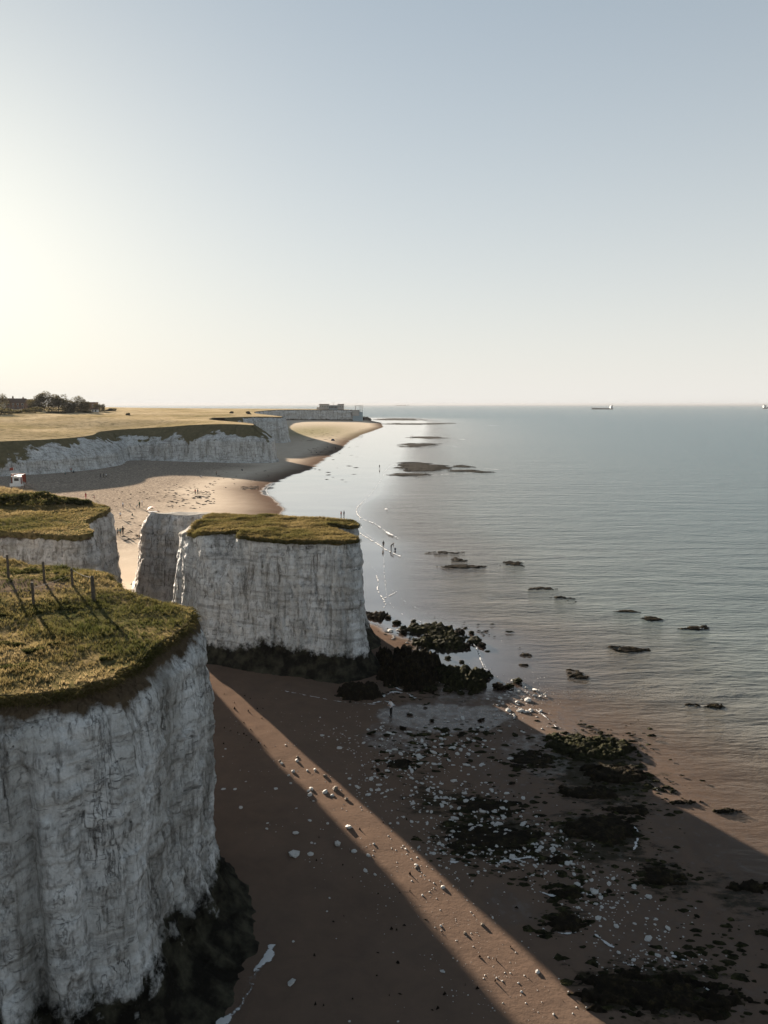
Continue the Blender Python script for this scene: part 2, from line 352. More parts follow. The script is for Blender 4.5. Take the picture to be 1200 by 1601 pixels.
# ------------------------------------------------------------------ setting: beach, sea
def spaced(*segs):
    out = [segs[0][0]]
    for a, b, d in segs:
        n = max(1, int(round((b-a)/d))); out += list(np.linspace(a, b, n+1)[1:])
    return np.array(out)
bx = spaced((-420, -150, 10), (-150, -60, 2.2), (-60, -22, .8), (-22, 34, .36), (34, 80, 1.6), (80, 240, 10))
by = spaced((-40, 22, 4), (22, 100, .4), (100, 200, 1.0), (200, 420, 2.2), (420, 900, 8), (900, 1700, 20))
X, Y = np.meshgrid(bx, by, indexing='ij'); Z = beach_z(X, Y)
inl = xW(Y)-X
wet = 1-sstep(-1.0, 3.0, inl+1.5*fbm(X*.12, Y*.12, 5, 3)*2)
# film of water left on the near flat
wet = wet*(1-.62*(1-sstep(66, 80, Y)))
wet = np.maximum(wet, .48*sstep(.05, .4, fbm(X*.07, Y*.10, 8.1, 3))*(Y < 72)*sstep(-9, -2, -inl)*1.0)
for (u_, v_, du_, dv_, k_) in ((690,1122,120,26,.60),(840,1180,60,40,.5),(620,1150,60,30,.5)):
    cx_, cy_, _ = hit(u_, v_); rx0 = du_/FPX*math.hypot(cy_, CAM_H); ry0 = abs(hit(u_, v_-dv_)[1]-cy_)
    wet = np.maximum(wet, k_*sstep(.25, .6, np.exp(-((X-cx_)/rx0)**2-((Y-cy_)/ry0)**2)+.25*fbm(X*.25, Y*.25, 3, 3)))
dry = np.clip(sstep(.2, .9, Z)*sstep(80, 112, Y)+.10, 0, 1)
shin = sstep(.7, 1.5, Z+.6*fbm(X*.03, Y*.03, 2, 3))*sstep(120, 170, Y)*(1-sstep(330, 420, Y))
gx = (X+75)/55; gy = (Y-760)/260; green = np.exp(-(gx**2+gy**2)*1.2)*sstep(520, 700, Y)
weedm = np.zeros_like(X)
for (u_, v_, du_, dv_, k_) in ((770,1310,120,60,.9),(930,1200,110,70,1.0),(930,1310,110,60,.9),(1030,1550,150,70,.9),(640,1180,70,40,.55),(690,1250,90,50,.7),(880,1430,60,50,.6),(1040,1370,60,50,.8),(680,1040,110,60,.8),(1150,1400,90,60,.7),(760,1140,80,30,.45)):
    cx_, cy_, _ = hit(u_, v_); rx0 = du_/FPX*math.hypot(cy_, CAM_H); ry0 = abs(hit(u_, v_-dv_)[1]-cy_)
    weedm = np.maximum(weedm, k_*np.exp(-((X-cx_)/rx0)**2-((Y-cy_)/ry0)**2))
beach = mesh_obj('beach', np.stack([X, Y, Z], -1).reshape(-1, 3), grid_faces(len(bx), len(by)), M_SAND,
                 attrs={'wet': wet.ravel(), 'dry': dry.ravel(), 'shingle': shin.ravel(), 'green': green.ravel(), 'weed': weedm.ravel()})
tag(beach, 'brown wet sand in front, pale dry sand and shingle up the bay', None, None, 'structure')

sx = spaced((-40000, -4000, 6000), (-4000, -600, 400), (-600, -60, 30), (-60, 60, .8), (60, 200, 4), (200, 800, 30), (800, 6000, 400), (6000, 40000, 5000))
sy = spaced((-3000, -100, 300), (-100, 20, 6), (20, 160, 1.0), (160, 420, 2.5), (420, 1100, 10), (1100, 3000, 80), (3000, 10000, 700), (10000, 46000, 6000))
X, Y = np.meshgrid(sx, sy, indexing='ij')
dist = 1-np.exp(-np.maximum(X-xS(Y), 0)/75.0); dist = np.maximum(dist, sstep(1350, 1900, Y))
sea = mesh_obj('sea', np.stack([X, Y, np.zeros_like(X)], -1).reshape(-1, 3), grid_faces(len(sx), len(sy)), M_SEA, attrs={'shore': dist.ravel()})
tag(sea, 'calm rippled sea, brown in the shallows and grey blue farther out', None, None, 'structure')

# ------------------------------------------------------------------ chalk cliffs and stacks
def resample(pts, ds, closed):
    p = np.asarray(pts, float)
    if closed: p = np.vstack([p, p[:1]])
    for _ in range(2):      # corner cutting
        q = []
        for i in range(len(p)-1): q += [p[i]*.78+p[i+1]*.22, p[i]*.22+p[i+1]*.78]
        p = np.array(q+[q[0]]) if closed else np.array([p[0]]+q+[p[-1]])
    L = np.concatenate([[0], np.cumsum(np.linalg.norm(np.diff(p, axis=0), axis=1))])
    n = int(L[-1]/ds); s = np.linspace(0, L[-1], n, endpoint=not closed)
    return np.stack([np.interp(s, L, p[:, i]) for i in range(p.shape[1])], -1), s
def normals2(p, closed):
    if closed: d = np.roll(p, -1, 0)-np.roll(p, 1, 0)
    else: d = np.gradient(p, axis=0)
    d = d[:, :2]; d /= np.linalg.norm(d, axis=1)[:, None]+1e-9
    return np.stack([d[:, 1], -d[:, 0]], -1)      # right-hand side of the walking direction
def face_noise(P3, S, seed, rib=.35, block=.22, fine=.10, scale=1.0):
    x, y, z = P3[..., 0]/scale+seed*13.1, P3[..., 1]/scale, P3[..., 2]/scale
    r = rib*(1.5*fbm(x*.16, y*.16, z*.03, 3)+.9*fbm(x*.7, y*.7, z*.10, 3))
    r += block*(cell(x*.75+.4*perlin(x*.5, y*.5, z*.5), y*.75+.4*perlin(y*.5, z*.5, 3), z*.6+.5*perlin(x*.4, y*.4, 9))-.5)
    r += block*.6*(cell(x*1.7+.5*perlin(x, y, z), y*1.7, z*1.9+.4*perlin(x, y, 7))-.5)
    r += block*.8*perlin(x*.04, y*.04, z*1.3)
    r += block*1.3*(cell(x*.45+.5*perlin(x*.3, y*.3, z*.15), y*.45+.5*perlin(y*.3, x*.3, z*.15), z*.13+.5*perlin(x*.2, y*.2, 4))-.5)
    r -= block*1.1*np.clip(1-np.abs(perlin(x*.55, y*.55, z*.09+6))*7, 0, 1)
    zz = z*.85+.5*perlin(x*.08, y*.08, 2)+.15*perlin(x*.6, y*.6, 3); r += block*.55*(cell(zz, np.floor(x*.12+.4*perlin(x*.3, y*.3, 1)), 5)-.5)
    r += block*.45*(cell(x*3.1+.6*perlin(x*2, y*2, z*2), y*3.1, z*2.3+.6*perlin(x*1.5, y*1.5, z*1.5))-.5)
    r += fine*fbm(x*2.2, y*2.2, z*1.4, 4)*2
    return r*scale
def wall(name, pts, zb, zt, seed, mat, ds=.3, dz=.3, closed=True, batter=1.0, shoulder=0.0, skirt=2.0, skirt_h=2.5, soil_h=.9, alg_h=3.0,
         amp=(.35, .22, .10), scale=1.0, parent=None, hook=None, veg=None, inset=None, fine=None, ragged=.25):
    """vertical chalk face round an outline; returns object and its upper rim (n,3)"""
    P, s = resample(pts, ds, closed)
    if fine is not None: kp = fine(P) | (np.arange(len(P)) % 7 == 0); P = P[kp]; s = s[kp]
    N = normals2(P, closed)
    P[:, :2] += N*(ragged*(1.6*fbm(P[:, 0]*.22, P[:, 1]*.22, seed, 3)+.8*fbm(P[:, 0]*.9, P[:, 1]*.9, seed, 3)))[:, None]
    zt_ = zt(P[:, 0], P[:, 1]) if callable(zt) else np.full(len(P), float(zt)); zb_ = zb(P[:, 0], P[:, 1]) if callable(zb) else np.full(len(P), float(zb))
    if P.shape[1] > 2: zt_ = P[:, 2]
    nz = int((zt_.max()-zb_.min())/dz)+1; T = np.linspace(0, 1, nz)
    Zz = zb_[:, None]+(zt_-zb_)[:, None]*T[None]
    P3 = np.stack([np.repeat(P[:, 0:1], nz, 1), np.repeat(P[:, 1:2], nz, 1), Zz], -1)
    hgt = Zz-zb_[:, None]; drop = zt_[:, None]-Zz
    off = batter*(1-T[None])+0*hgt
    if shoulder: off = off+shoulder*(1-np.exp(-drop/1.1))
    sk = skirt*(1+.6*fbm(P3[..., 0]*.2+seed, P3[..., 1]*.2, 0, 2))
    off = off+sk*np.exp(-np.maximum(hgt, 0)/skirt_h*1.6)
    if inset is not None: off = off-inset(drop, P3)
    off = off+face_noise(P3, s, seed, *amp, scale=scale)*np.clip(.35+drop/1.5, 0, 1)
    if hook is not None: off = off+hook(P3, s, drop, hgt)
    P3[..., :2] += N[:, None, :]*off[..., None]
    soil = np.clip(1.15-drop/(soil_h*(1+.9*fbm(P3[..., 0]*.35, P3[..., 1]*.35, seed, 3))), 0, 1) if soil_h > 0 else 0*drop
    ah = alg_h*(1+.7*fbm(P3[..., 0]*.13+seed, P3[..., 1]*.13, 3, 3)) if alg_h > 0 else None
    alg = np.clip(1.25-hgt/np.maximum(ah, .2)*.8, 0, 1) if alg_h > 0 else 0*drop
    vg = veg(P3, drop, hgt) if veg is not None else 0*drop
    o = mesh_obj(name, P3.reshape(-1, 3), grid_faces(len(P), nz, closed), mat, parent, attrs={'soil': soil.ravel(), 'algae': alg.ravel(), 'veg': vg.ravel()})
    return o, P3[:, -1, :].copy(), N
def cap(name, rim, mat, zfun, spacing, parent=None, lip=.25, over=.2, N=None, bare=None, path=None, seed=0):
    """turf sheet over an outline, its edge hanging a little over the chalk"""
    R = rim.copy()
    if N is not None: R[:, :2] += N*(over*(1+.8*perlin(R[:, 0]*.9, R[:, 1]*.9, seed)))[:, None]
    x0, y0 = R[:, :2].min(0); x1, y1 = R[:, :2].max(0)
    gx_, gy_ = np.meshgrid(np.arange(x0, x1, spacing), np.arange(y0, y1, spacing), indexing='ij')
    g = np.stack([gx_.ravel(), gy_.ravel()], -1)+RNG.uniform(-.3, .3, (gx_.size, 2))*spacing
    step = max(1, int(spacing/ max(.05, np.linalg.norm(R[1, :2]-R[0, :2]))))
    B = R[::step]; nb = len(B)
    g = g[inside(g, B[:, :2])]
    pts = [Vector(p) for p in B[:, :2]]+[Vector(p) for p in g]
    vo, eo, fo, *_ = delaunay_2d_cdt(pts, [(i, (i+1) % nb) for i in range(nb)], [], 1, 1e-4)
    xy = np.array([tuple(p) for p in vo]); z = zfun(xy[:, 0], xy[:, 1])
    v = np.column_stack([xy, z]); f = [tuple(q) for q in fo]
    # hanging lip
    k = len(v); lipz = lip*(1+.6*perlin(B[:, 0]*1.3, B[:, 1]*1.3, 2))
    zl = zfun(B[:, 0], B[:, 1])
    ba = np.column_stack([B[:, :2], zl]); bb = np.column_stack([B[:, :2], zl-lipz])
    v = np.vstack([v, ba, bb]); f += [(k+i, k+nb+i, k+nb+(i+1) % nb, k+(i+1) % nb) for i in range(nb)]
    at = {'bare': bare(v[:, 0], v[:, 1]) if bare else np.zeros(len(v)), 'path': path(v[:, 0], v[:, 1]) if path else np.zeros(len(v))}
    return mesh_obj(name, v, f, mat, parent, attrs=at), B
def inside(p, poly):
    x, y = p[:, 0], p[:, 1]; r = np.zeros(len(p), bool); n = len(poly)
    for i in range(n):
        xa, ya = poly[i]; xb, yb = poly[(i+1) % n]
        c = ((ya > y) != (yb > y)); r ^= c & (x < (xb-xa)*(y-ya)/(yb-ya+1e-12)+xa)
    return r
def blades(name, P, h, w, k, parent, tint, lean=.35, droop=None):
    """grass: k triangular blades at every point of P"""
    n = len(P); h = np.broadcast_to(h, (n,)); tint = np.broadcast_to(tint, (n,))
    base = np.repeat(P, k, 0)+np.column_stack([RNG.normal(0, w*1.6, (n*k, 2)), np.full(n*k, -.03)])
    a = RNG.uniform(0, 2*np.pi, n*k); hh = np.repeat(h, k)*RNG.uniform(.55, 1.15, n*k)
    side = np.column_stack([np.cos(a), np.sin(a), np.zeros(n*k)])*(w*RNG.uniform(.6, 1.2, n*k))[:, None]
    ln = RNG.normal(0, lean, (n*k, 2))+np.array([.12, -.10])
    up = np.column_stack([ln*hh[:, None], hh])
    if droop is not None: up = up+np.repeat(droop, k, 0)*hh[:, None]
    v = np.stack([base-side, base+side, base+up], 1).reshape(-1, 3)
    f = np.arange(n*k*3).reshape(-1, 3)
    tt = np.clip(np.repeat(tint, k)+RNG.normal(0, .10, n*k), 0, 1)
    o = mesh_obj(name, v, f, M_GRASS, parent, attrs={'tint': np.repeat(tt, 3)}, smooth=False); o['kind'] = 'stuff'; return o
def scatter(poly, n, weight=None):
    x0, y0 = poly.min(0); x1, y1 = poly.max(0); out = []
    p = np.column_stack([RNG.uniform(x0, x1, n), RNG.uniform(y0, y1, n)]); p = p[inside(p, poly)]
    if weight is not None: p = p[RNG.random(len(p)) < weight(p)]
    return p
def zbase(x, y): return np.minimum(beach_z(x, y), .9)-.5
PXZ = lambda lst, z: [gz(u, v, z) for u, v in lst]

# --- nearest headland
def z_near(x, y): return 17.8+.35*fbm(x*.10, y*.10, 3, 3)+.14*fbm(x*.5, y*.5, 8, 3)+.5*sstep(-20, -34, x)
near_px = [(-60,1092),(0,1084),(60,1078),(120,1066),(180,1046),(235,1010),(275,978),(293,957),(284,948),(240,941),(205,934),(178,918),(150,899),(100,889),(50,884),(0,878)]
npts = PXZ(near_px, 17.8)
npts = [(-42, 4), (-24, 15)]+npts+[(-45, 56), (-80, 66), (-110, 40), (-90, 5)]
def near_hook(P3, s, drop, hgt):
    x, y, z = P3[..., 0], P3[..., 1], P3[..., 2]
    r = 0*x
    # long vertical joints in the face
    for jx, jw, jd in ((-14.2, .5, .55), (-12.6, .35, .4), (-16.4, .5, .45), (-10.9, .4, .4)):
        r = r-jd*np.exp(-((x-jx)/jw)**2)*sstep(1.0, 4.0, drop)*(y < 40)
        r = r+.45*sstep(jx-.05, jx+.25, x)*(1-sstep(jx+.4, jx+2.2, x))*sstep(1.5, 5, drop)*(y < 40)
    r = r+2.5*np.exp(-np.maximum(hgt, 0)/1.2)*np.exp(-((y-31.5)/5)**2)*(x > -18)
    return r
T = empty('chalk_headland', (0, 0, 0)); near = T
tag(T, 'nearest chalk cliff with rough grass, fence posts and black weedy foot', 'cliff')
o, rim, N = wall('chalk_face', npts, zbase, lambda x, y: z_near(x, y)-.12, 1, M_CHALK, .10, .10, True, batter=-1.5, shoulder=1.5, skirt=3.1, skirt_h=3.4, soil_h=1.5, alg_h=3.5, amp=(.26, .17, .06), parent=T, hook=near_hook, fine=lambda P: (P[:, 0] > -22)*(P[:, 1] < 48)*(P[:, 1] > 14), ragged=.38)
PATH_C = gz(5, 918, 17.9)
path_f = lambda x, y: np.exp(-(((x-PATH_C[0])/4.6)**2+((y-PATH_C[1])/1.9)**2))*1.05
o, B = cap('turf', rim, M_TURF, z_near, .42, T, .45, .28, N, path=path_f)
poly = B[:, :2]
pts = scatter(poly, 260000, lambda p: (p[:, 1] < 62)*(p[:, 0] > -44)*(p[:, 1] > 17)*(1-.85*path_f(p[:, 0], p[:, 1])**.5).clip(0, 1))
cl = fbm(pts[:, 0]*.35, pts[:, 1]*.35, 4, 4); cl2 = fbm(pts[:, 0]*1.1, pts[:, 1]*1.1, 6, 3)
keep = RNG.random(len(pts)) < np.clip(.60+.7*cl+.5*cl2, .12, 1); pts = pts[keep]; cl = cl[keep]; cl2 = cl2[keep]
P3 = np.column_stack([pts, z_near(pts[:, 0], pts[:, 1])])
big = fbm(pts[:, 0]*.12, pts[:, 1]*.12, 14, 3)
blades('grass', P3, np.clip(.20+.22*cl+.20*cl2, .06, .55), .022, 5, T, np.clip(.55+.85*big-.25*cl, .05, 1.0))
# fringe hanging over the rim
fr = B[np.repeat(np.arange(len(B)), 26)][:, :2]+RNG.normal(0, .13, (len(B)*26, 2)); fr = fr[(fr[:, 1] < 62)*(fr[:, 0] > -44)]
d = np.column_stack([np.full((len(fr), 2), 0.0), np.full(len(fr), -1.25)])
blades('grass_fringe', np.column_stack([fr, z_near(fr[:, 0], fr[:, 1])+RNG.uniform(-.4, .05, len(fr))]), RNG.uniform(.2, .5, len(fr)), .025, 3, T, np.clip(.45+.5*fbm(fr[:, 0]*.3, fr[:, 1]*.3, 1, 2), 0, 1), .5, d)

# --- second headland
def z_sec(x, y): return 14.9+.25*fbm(x*.10, y*.10, 7, 3)+.12*fbm(x*.5, y*.5, 2, 3)+.8*sstep(-50, -75, x)
sec_px = [(-40,832),(0,831),(60,834),(110,838),(140,833),(146,829),(133,820),(134,813),(154,803),(168,797),(167,790),(136,784),(105,778),(60,772),(0,767),(-60,765)]
spts = PXZ(sec_px, 14.9); spts = [(-75, 80)]+spts+[(-110, 122), (-110, 84)]
T = empty('chalk_headland', (0, 0, 0)); second = T
tag(T, 'flat grassy chalk headland behind the fence posts, hedge along its back', 'cliff')
o, rim, N = wall('chalk_face', spts, zbase, lambda x, y: z_sec(x, y)-.12, 5, M_CHALKP, .28, .26, True, batter=.9, shoulder=.4, skirt=1.3, skirt_h=3.0, soil_h=.75, alg_h=1.3, amp=(.5, .25, .10), parent=T)
o, B2 = cap('turf', rim, M_TURF, z_sec, .7, T, .55, .2, N)
pts = scatter(B2[:, :2], 60000, lambda p: 1.0*(p[:, 0] > -80)); cl = fbm(pts[:, 0]*.3, pts[:, 1]*.3, 4, 4); big = fbm(pts[:, 0]*.1, pts[:, 1]*.1, 24, 3)
keep = RNG.random(len(pts)) < np.clip(.55+.7*cl, .15, 1); pts = pts[keep]; cl = cl[keep]; big = big[keep]
back = sstep(112, 119, pts[:, 1])
blades('grass', np.column_stack([pts, z_sec(pts[:, 0], pts[:, 1])]), np.clip(.22+.25*cl, .08, .5)+.35*back, .045, 5, T, np.clip(.60+.6*big+.5*back, .1, 1))

# --- the big stack
def z_stk(x, y):
    left = sstep(-22.8, -25.5, x)
    return 14.8-1.6*left-.8*sstep(-20.5, -22.5, x)*sstep(89, 84, y)+.25*fbm(x*.14, y*.14, 17, 3)+.10*fbm(x*.6, y*.6, 12, 3)
stk_px = [(362,838),(440,843),(500,846),(551,846),(556,840),(530,829),(506,822),(514,819),(557,823),(557,815),(500,811),(440,805),(380,806),(320,804)]
kpts = [(-26.0, 91.5), (-24.6, 88.3), (-22.6, 85.0), (-20.2, 81.2)]+PXZ(stk_px, 14.8)+[(-23.5, 94.5)]
gul = gz(338, 836, 14.8)
def stk_hook(P3, s, drop, hgt):
    x, y = P3[..., 0], P3[..., 1]; front = (y < 82)
    gx0 = gul[0]+.5
    r = -3.2*np.clip(1-np.abs(x-gx0)/(.4+1.9*np.clip(1-drop/5.5, 0, 1)), 0, 1)**.8*np.clip(1-drop/5.5, 0, 1)*front
    r = r+.55*np.sin(x*2.6)*np.exp(-((x-gx0-1.6)/2.0)**2)*np.exp(-drop/3.0)*front
    # left buttress
    r = r+.5*np.exp(-((x+24.6)/.8)**2)*sstep(2.5, 5.5, drop)*(x < -22)
    r = r+.25*np.sin(x*3.4+y)*sstep(.5, 2, drop)*(x < -20)
    return r
T = empty('sea_stack', (0, 0, 0)); stack = T
tag(T, 'big flat topped chalk stack with grass cap and black weedy foot, in mid beach', 'sea stack')
o, rim, N = wall('chalk_face', kpts, zbase, lambda x, y: z_stk(x, y)-.1, 9, M_CHALK, .14, .13, True, batter=.75, shoulder=.35, skirt=2.6, skirt_h=2.6, soil_h=.40, alg_h=2.9, amp=(.24, .14, .07), parent=T, hook=stk_hook, fine=lambda P: P[:, 1] < 90, ragged=.28)
bare_k = lambda x, y: sstep(-22.6, -23.6, x+.5*perlin(x*.5, y*.5, 3))+.8*np.exp(-(((x-gul[0]-.3)/1.5)**2+((y-gul[1]+.2)/1.6)**2))
o, B3 = cap('turf', rim, M_TURF, z_stk, .5, T, .35, .14, N, bare=bare_k)
pts = scatter(B3[:, :2], 42000, lambda p: 1-bare_k(p[:, 0], p[:, 1]).clip(0, 1)); cl = fbm(pts[:, 0]*.4, pts[:, 1]*.4, 4, 4); big = fbm(pts[:, 0]*.15, pts[:, 1]*.15, 34, 3)
keep = RNG.random(len(pts)) < np.clip(.6+.8*cl, .15, 1); pts = pts[keep]; cl = cl[keep]; big = big[keep]
blades('grass', np.column_stack([pts, z_stk(pts[:, 0], pts[:, 1])]), np.clip(.24+.30*cl, .08, .55), .04, 5, T, np.clip(.56+.6*big-.2*cl, .08, 1.0))
fr = B3[np.repeat(np.arange(len(B3)), 14)][:, :2]+RNG.normal(0, .12, (len(B3)*14, 2)); fr = fr[bare_k(fr[:, 0], fr[:, 1]) < .4]
blades('grass_fringe', np.column_stack([fr, z_stk(fr[:, 0], fr[:, 1])+RNG.uniform(-.3, .05, len(fr))]), RNG.uniform(.2, .45, len(fr)), .035, 3, T, .38, .5, np.column_stack([np.zeros((len(fr), 2)), np.full(len(fr), -1.25)]))

# --- the narrow stack behind it
def z_nar(x, y): return 14.0-.40*np.maximum(y-102.5, 0)+.35*fbm(x*.3, y*.3, 5, 3)-.5*sstep(-33, -36, x)
T = empty('sea_stack', (0, 0, 0)); narrow = T
tag(T, 'narrow bare pinkish chalk stack standing behind the big grass capped one', 'sea stack')
o, rim, N = wall('chalk_face', [(-34.0, 103.5), (-30.5, 100.6), (-26.5, 99.5), (-23.5, 100.5), (-23.5, 105.5), (-28.5, 110.5), (-33.0, 110.0), (-35.0, 107)], zbase, lambda x, y: z_nar(x, y)-.05, 14, M_CHALKP, .28, .26, True,
                 batter=1.7, shoulder=.5, skirt=1.2, skirt_h=2.5, soil_h=0, alg_h=.9, amp=(.4, .22, .10), parent=T)
cap('chalk_top', rim, M_TURF, z_nar, .5, T, .2, .02, N, bare=lambda x, y: np.full(len(x), 1.0))

# --- far cliffs: faces round the bay, then the field behind them
def far_veg(lo):
    def f(P3, drop, hgt):
        x, y = P3[..., 0], P3[..., 1]
        lim = lo+8*fbm(x*.035, y*.035, 2, 3)+6.0*fbm(x*.11, y*.11, P3[..., 2]*.1, 3)
        return sstep(-2.5, 2.5, hgt-lim)
    return f
def far_inset(depth, top):
    return lambda drop, P3: depth*np.clip(1-drop/top, 0, 1)**1.25
A1 = [(-330, 215, 12.5), (-230, 255, 13.5), (-165, 270, 14.5), (-141, 277, 15), (-124, 303, 15.0), (-120, 330, 15.5), (-128, 356, 16.3), (-118, 362, 17.5), (-104, 357, 18.5), (-88, 356, 19.5), (-70, 354, 19.5), (-55, 360, 18.5), (-57, 380, 19.5), (-78, 410, 20), (-98, 450, 20), (-104, 490, 20.5)]
A2 = [(-104, 490, 20.5), (-98, 515, 20.5), (-86, 528, 20.5), (-72, 540, 20.0), (-76, 570, 20), (-96, 640, 20), (-130, 760, 20), (-165, 950, 20), (-180, 1150, 20)]
A3 = [(-180, 1150, 20), (-176, 1240, 20.5), (-140, 1262, 20.5), (-105, 1270, 20.5), (-70, 1276, 20.5), (-44, 1288, 19.5), (-46, 1340, 19), (-90, 1500, 20), (-400, 1750, 20)]
def zfarb(x, y): return beach_z(x, y)-.8
far_rims = []
veg1 = lambda P3, drop, hgt: np.maximum(far_veg(12.0)(P3, drop, hgt), sstep(-128, -150, P3[..., 0]+8*fbm(P3[..., 0]*.05, P3[..., 1]*.05, 1, 3))*sstep(1.0, 6.0, hgt+4*fbm(P3[..., 0]*.06, P3[..., 1]*.06, 6, 3)))
o1, r1, n1 = wall('chalk_cliff', A1, zfarb, 0, 21, M_CHALKF, .9, .5, False, batter=2.0, skirt=2.0, skirt_h=2.0, soil_h=.6, alg_h=0, amp=(.6, .14, .05), scale=1.6, veg=veg1, inset=far_inset(9, 8))
tag(o1, 'long chalk cliff across the bay with dark scrub on its upper slope', 'cliff')
o2, r2, n2 = wall('chalk_cliff', A2, zfarb, 0, 22, M_CHALKF, 1.3, .8, False, batter=2.5, skirt=1.5, skirt_h=2, soil_h=1.2, alg_h=0, amp=(.6, .15, .05), scale=2.2, veg=far_veg(19), inset=far_inset(2, 3))
tag(o2, 'white chalk cliff jutting out past the long scrubby one', 'cliff')
o3, r3, n3 = wall('chalk_cliff', A3, zfarb, 0, 23, M_CHALKF, 2.2, 1.2, False, batter=2.5, skirt=2, skirt_h=2, soil_h=2.0, alg_h=3.0, amp=(1.0, .5, .12), scale=3.5, veg=far_veg(26), inset=far_inset(1.5, 3))
tag(o3, 'most distant grey chalk cliff carrying the low building at its tip', 'cliff')
rimf = np.vstack([r1[::4], r2[1::3], r3[1::2]])
edge_xy = rimf[:, :2]; edge_z = rimf[:, 2]
def z_field(x, y):
    x = np.asarray(x, float); y = np.asarray(y, float); sh = x.shape
    p = np.column_stack([x.ravel(), y.ravel()]); dd = np.empty(len(p)); ez = np.empty(len(p))
    for i in range(0, len(p), 4000):
        q = p[i:i+4000]; D2 = ((q[:, None, :]-edge_xy[None])**2).sum(-1); k = 1/(D2+4.0)**1.5
        dd[i:i+4000] = np.sqrt(D2.min(1)); ez[i:i+4000] = (k*edge_z).sum(1)/k.sum(1)
    top = 27.2-5.5*sstep(900, 1250, p[:, 1])
    zz = ez+(top-ez)*(1-np.exp(-(dd/120.0)**1.15))+(.5*fbm(p[:, 0]*.03, p[:, 1]*.03, 9, 3)+.25*fbm(p[:, 0]*.15, p[:, 1]*.15, 9, 3))*sstep(0, 12, dd)
    return zz.reshape(sh)
outline = np.vstack([rimf, [(-1200, 1900, 20), (-2500, 1700, 20), (-2500, 100, 18), (-900, 60, 14)]])
fg = []
for x0_, x1_, y0_, y1_, d_ in ((-260, -50, 200, 700, 4.5), (-700, -40, 200, 1400, 18), (-2500, -400, 60, 1900, 90)):
    a, b = np.meshgrid(np.arange(x0_, x1_, d_), np.arange(y0_, y1_, d_), indexing='ij'); g = np.stack([a.ravel(), b.ravel()], -1)+RNG.uniform(-.3, .3, (a.size, 2))*d_; fg.append(g)
fg[1] = fg[1][~((fg[1][:, 0] > -260)*(fg[1][:, 1] < 700))]; fg[2] = fg[2][~((fg[2][:, 0] > -700)*(fg[2][:, 1] < 1400)*(fg[2][:, 1] > 200))]
fg = np.vstack(fg); fg = fg[inside(fg, outline[:, :2])]
vo, eo, fo, *_ = delaunay_2d_cdt([Vector(p) for p in outline[:, :2]]+[Vector(p) for p in fg], [(i, (i+1) % len(outline)) for i in range(len(outline))], [], 1, 1e-3)
xy = np.array([tuple(p) for p in vo]); v = np.column_stack([xy, z_field(xy[:, 0], xy[:, 1])])
def field_material():
    t = NT('dry_field'); c = t.coords((1, .5, 1)); n = t.noise(c, .03, 6, .6, .3); n2 = t.noise(t.coords(), .35, 6, .7)
    col = t.ramp(n, [(.3, (.17, .14, .065)), (.48, (.34, .265, .155)), (.65, (.47, .37, .24)), (.8, (.40, .30, .19))])
    col = t.mix(t.ramp(n2, [(.36, .7), (.52, 0.0)]), col, (.10, .085, .042))
    return t.out(t.bsdf(col, .95, t.bump(n2, .4, .6), 0.0))
field = mesh_obj('field', v, [tuple(q) for q in fo], field_material(), attrs=None)
tag(field, 'straw coloured clifftop grass field', None, None, 'structure')


# ------------------------------------------------------------------ rocks, reefs, stones
def lump(name, seed, sub, amp=.35, flat=.7, freq=1.3):
    bm = bmesh.new(); bmesh.ops.create_icosphere(bm, subdivisions=sub, radius=1.0)
    a = np.array([v.co[:] for v in bm.verts]); n = fbm(a[:, 0]*freq+seed*7.7, a[:, 1]*freq, a[:, 2]*freq, 3)
    k = np.round(n*3)/3*.6+n*.4                      # broken planes
    a = a*(1+amp*k*2)[:, None]; a[:, 2] *= flat
    for v, p in zip(bm.verts, a): v.co = p
    me = bpy.data.meshes.new(name); bm.to_mesh(me); bm.free(); return me
def place(me, name, loc, scale, rot, mat=None):
    o = bpy.data.objects.new(name, me); C.objects.link(o); o.location = loc; o.scale = scale; o.rotation_euler = rot; return o
LW = [lump('seaweed_rock', i, 3, .45, .62, 1.5) for i in range(6)]
for m in LW: m.materials.append(M_WEED if m.name[-1] in '024k' else M_WEEDG)
LS = [lump('chalk_stone', 20+i, 1, .30, .6) for i in range(7)]
for m in LS: m.materials.append(M_STONE); m.polygons.foreach_set('use_smooth', np.full(len(m.polygons), False))
LD = [lump('dull_stone', 40+i, 1, .30, .55) for i in range(4)]
for m in LD: m.materials.append(M_STONED)

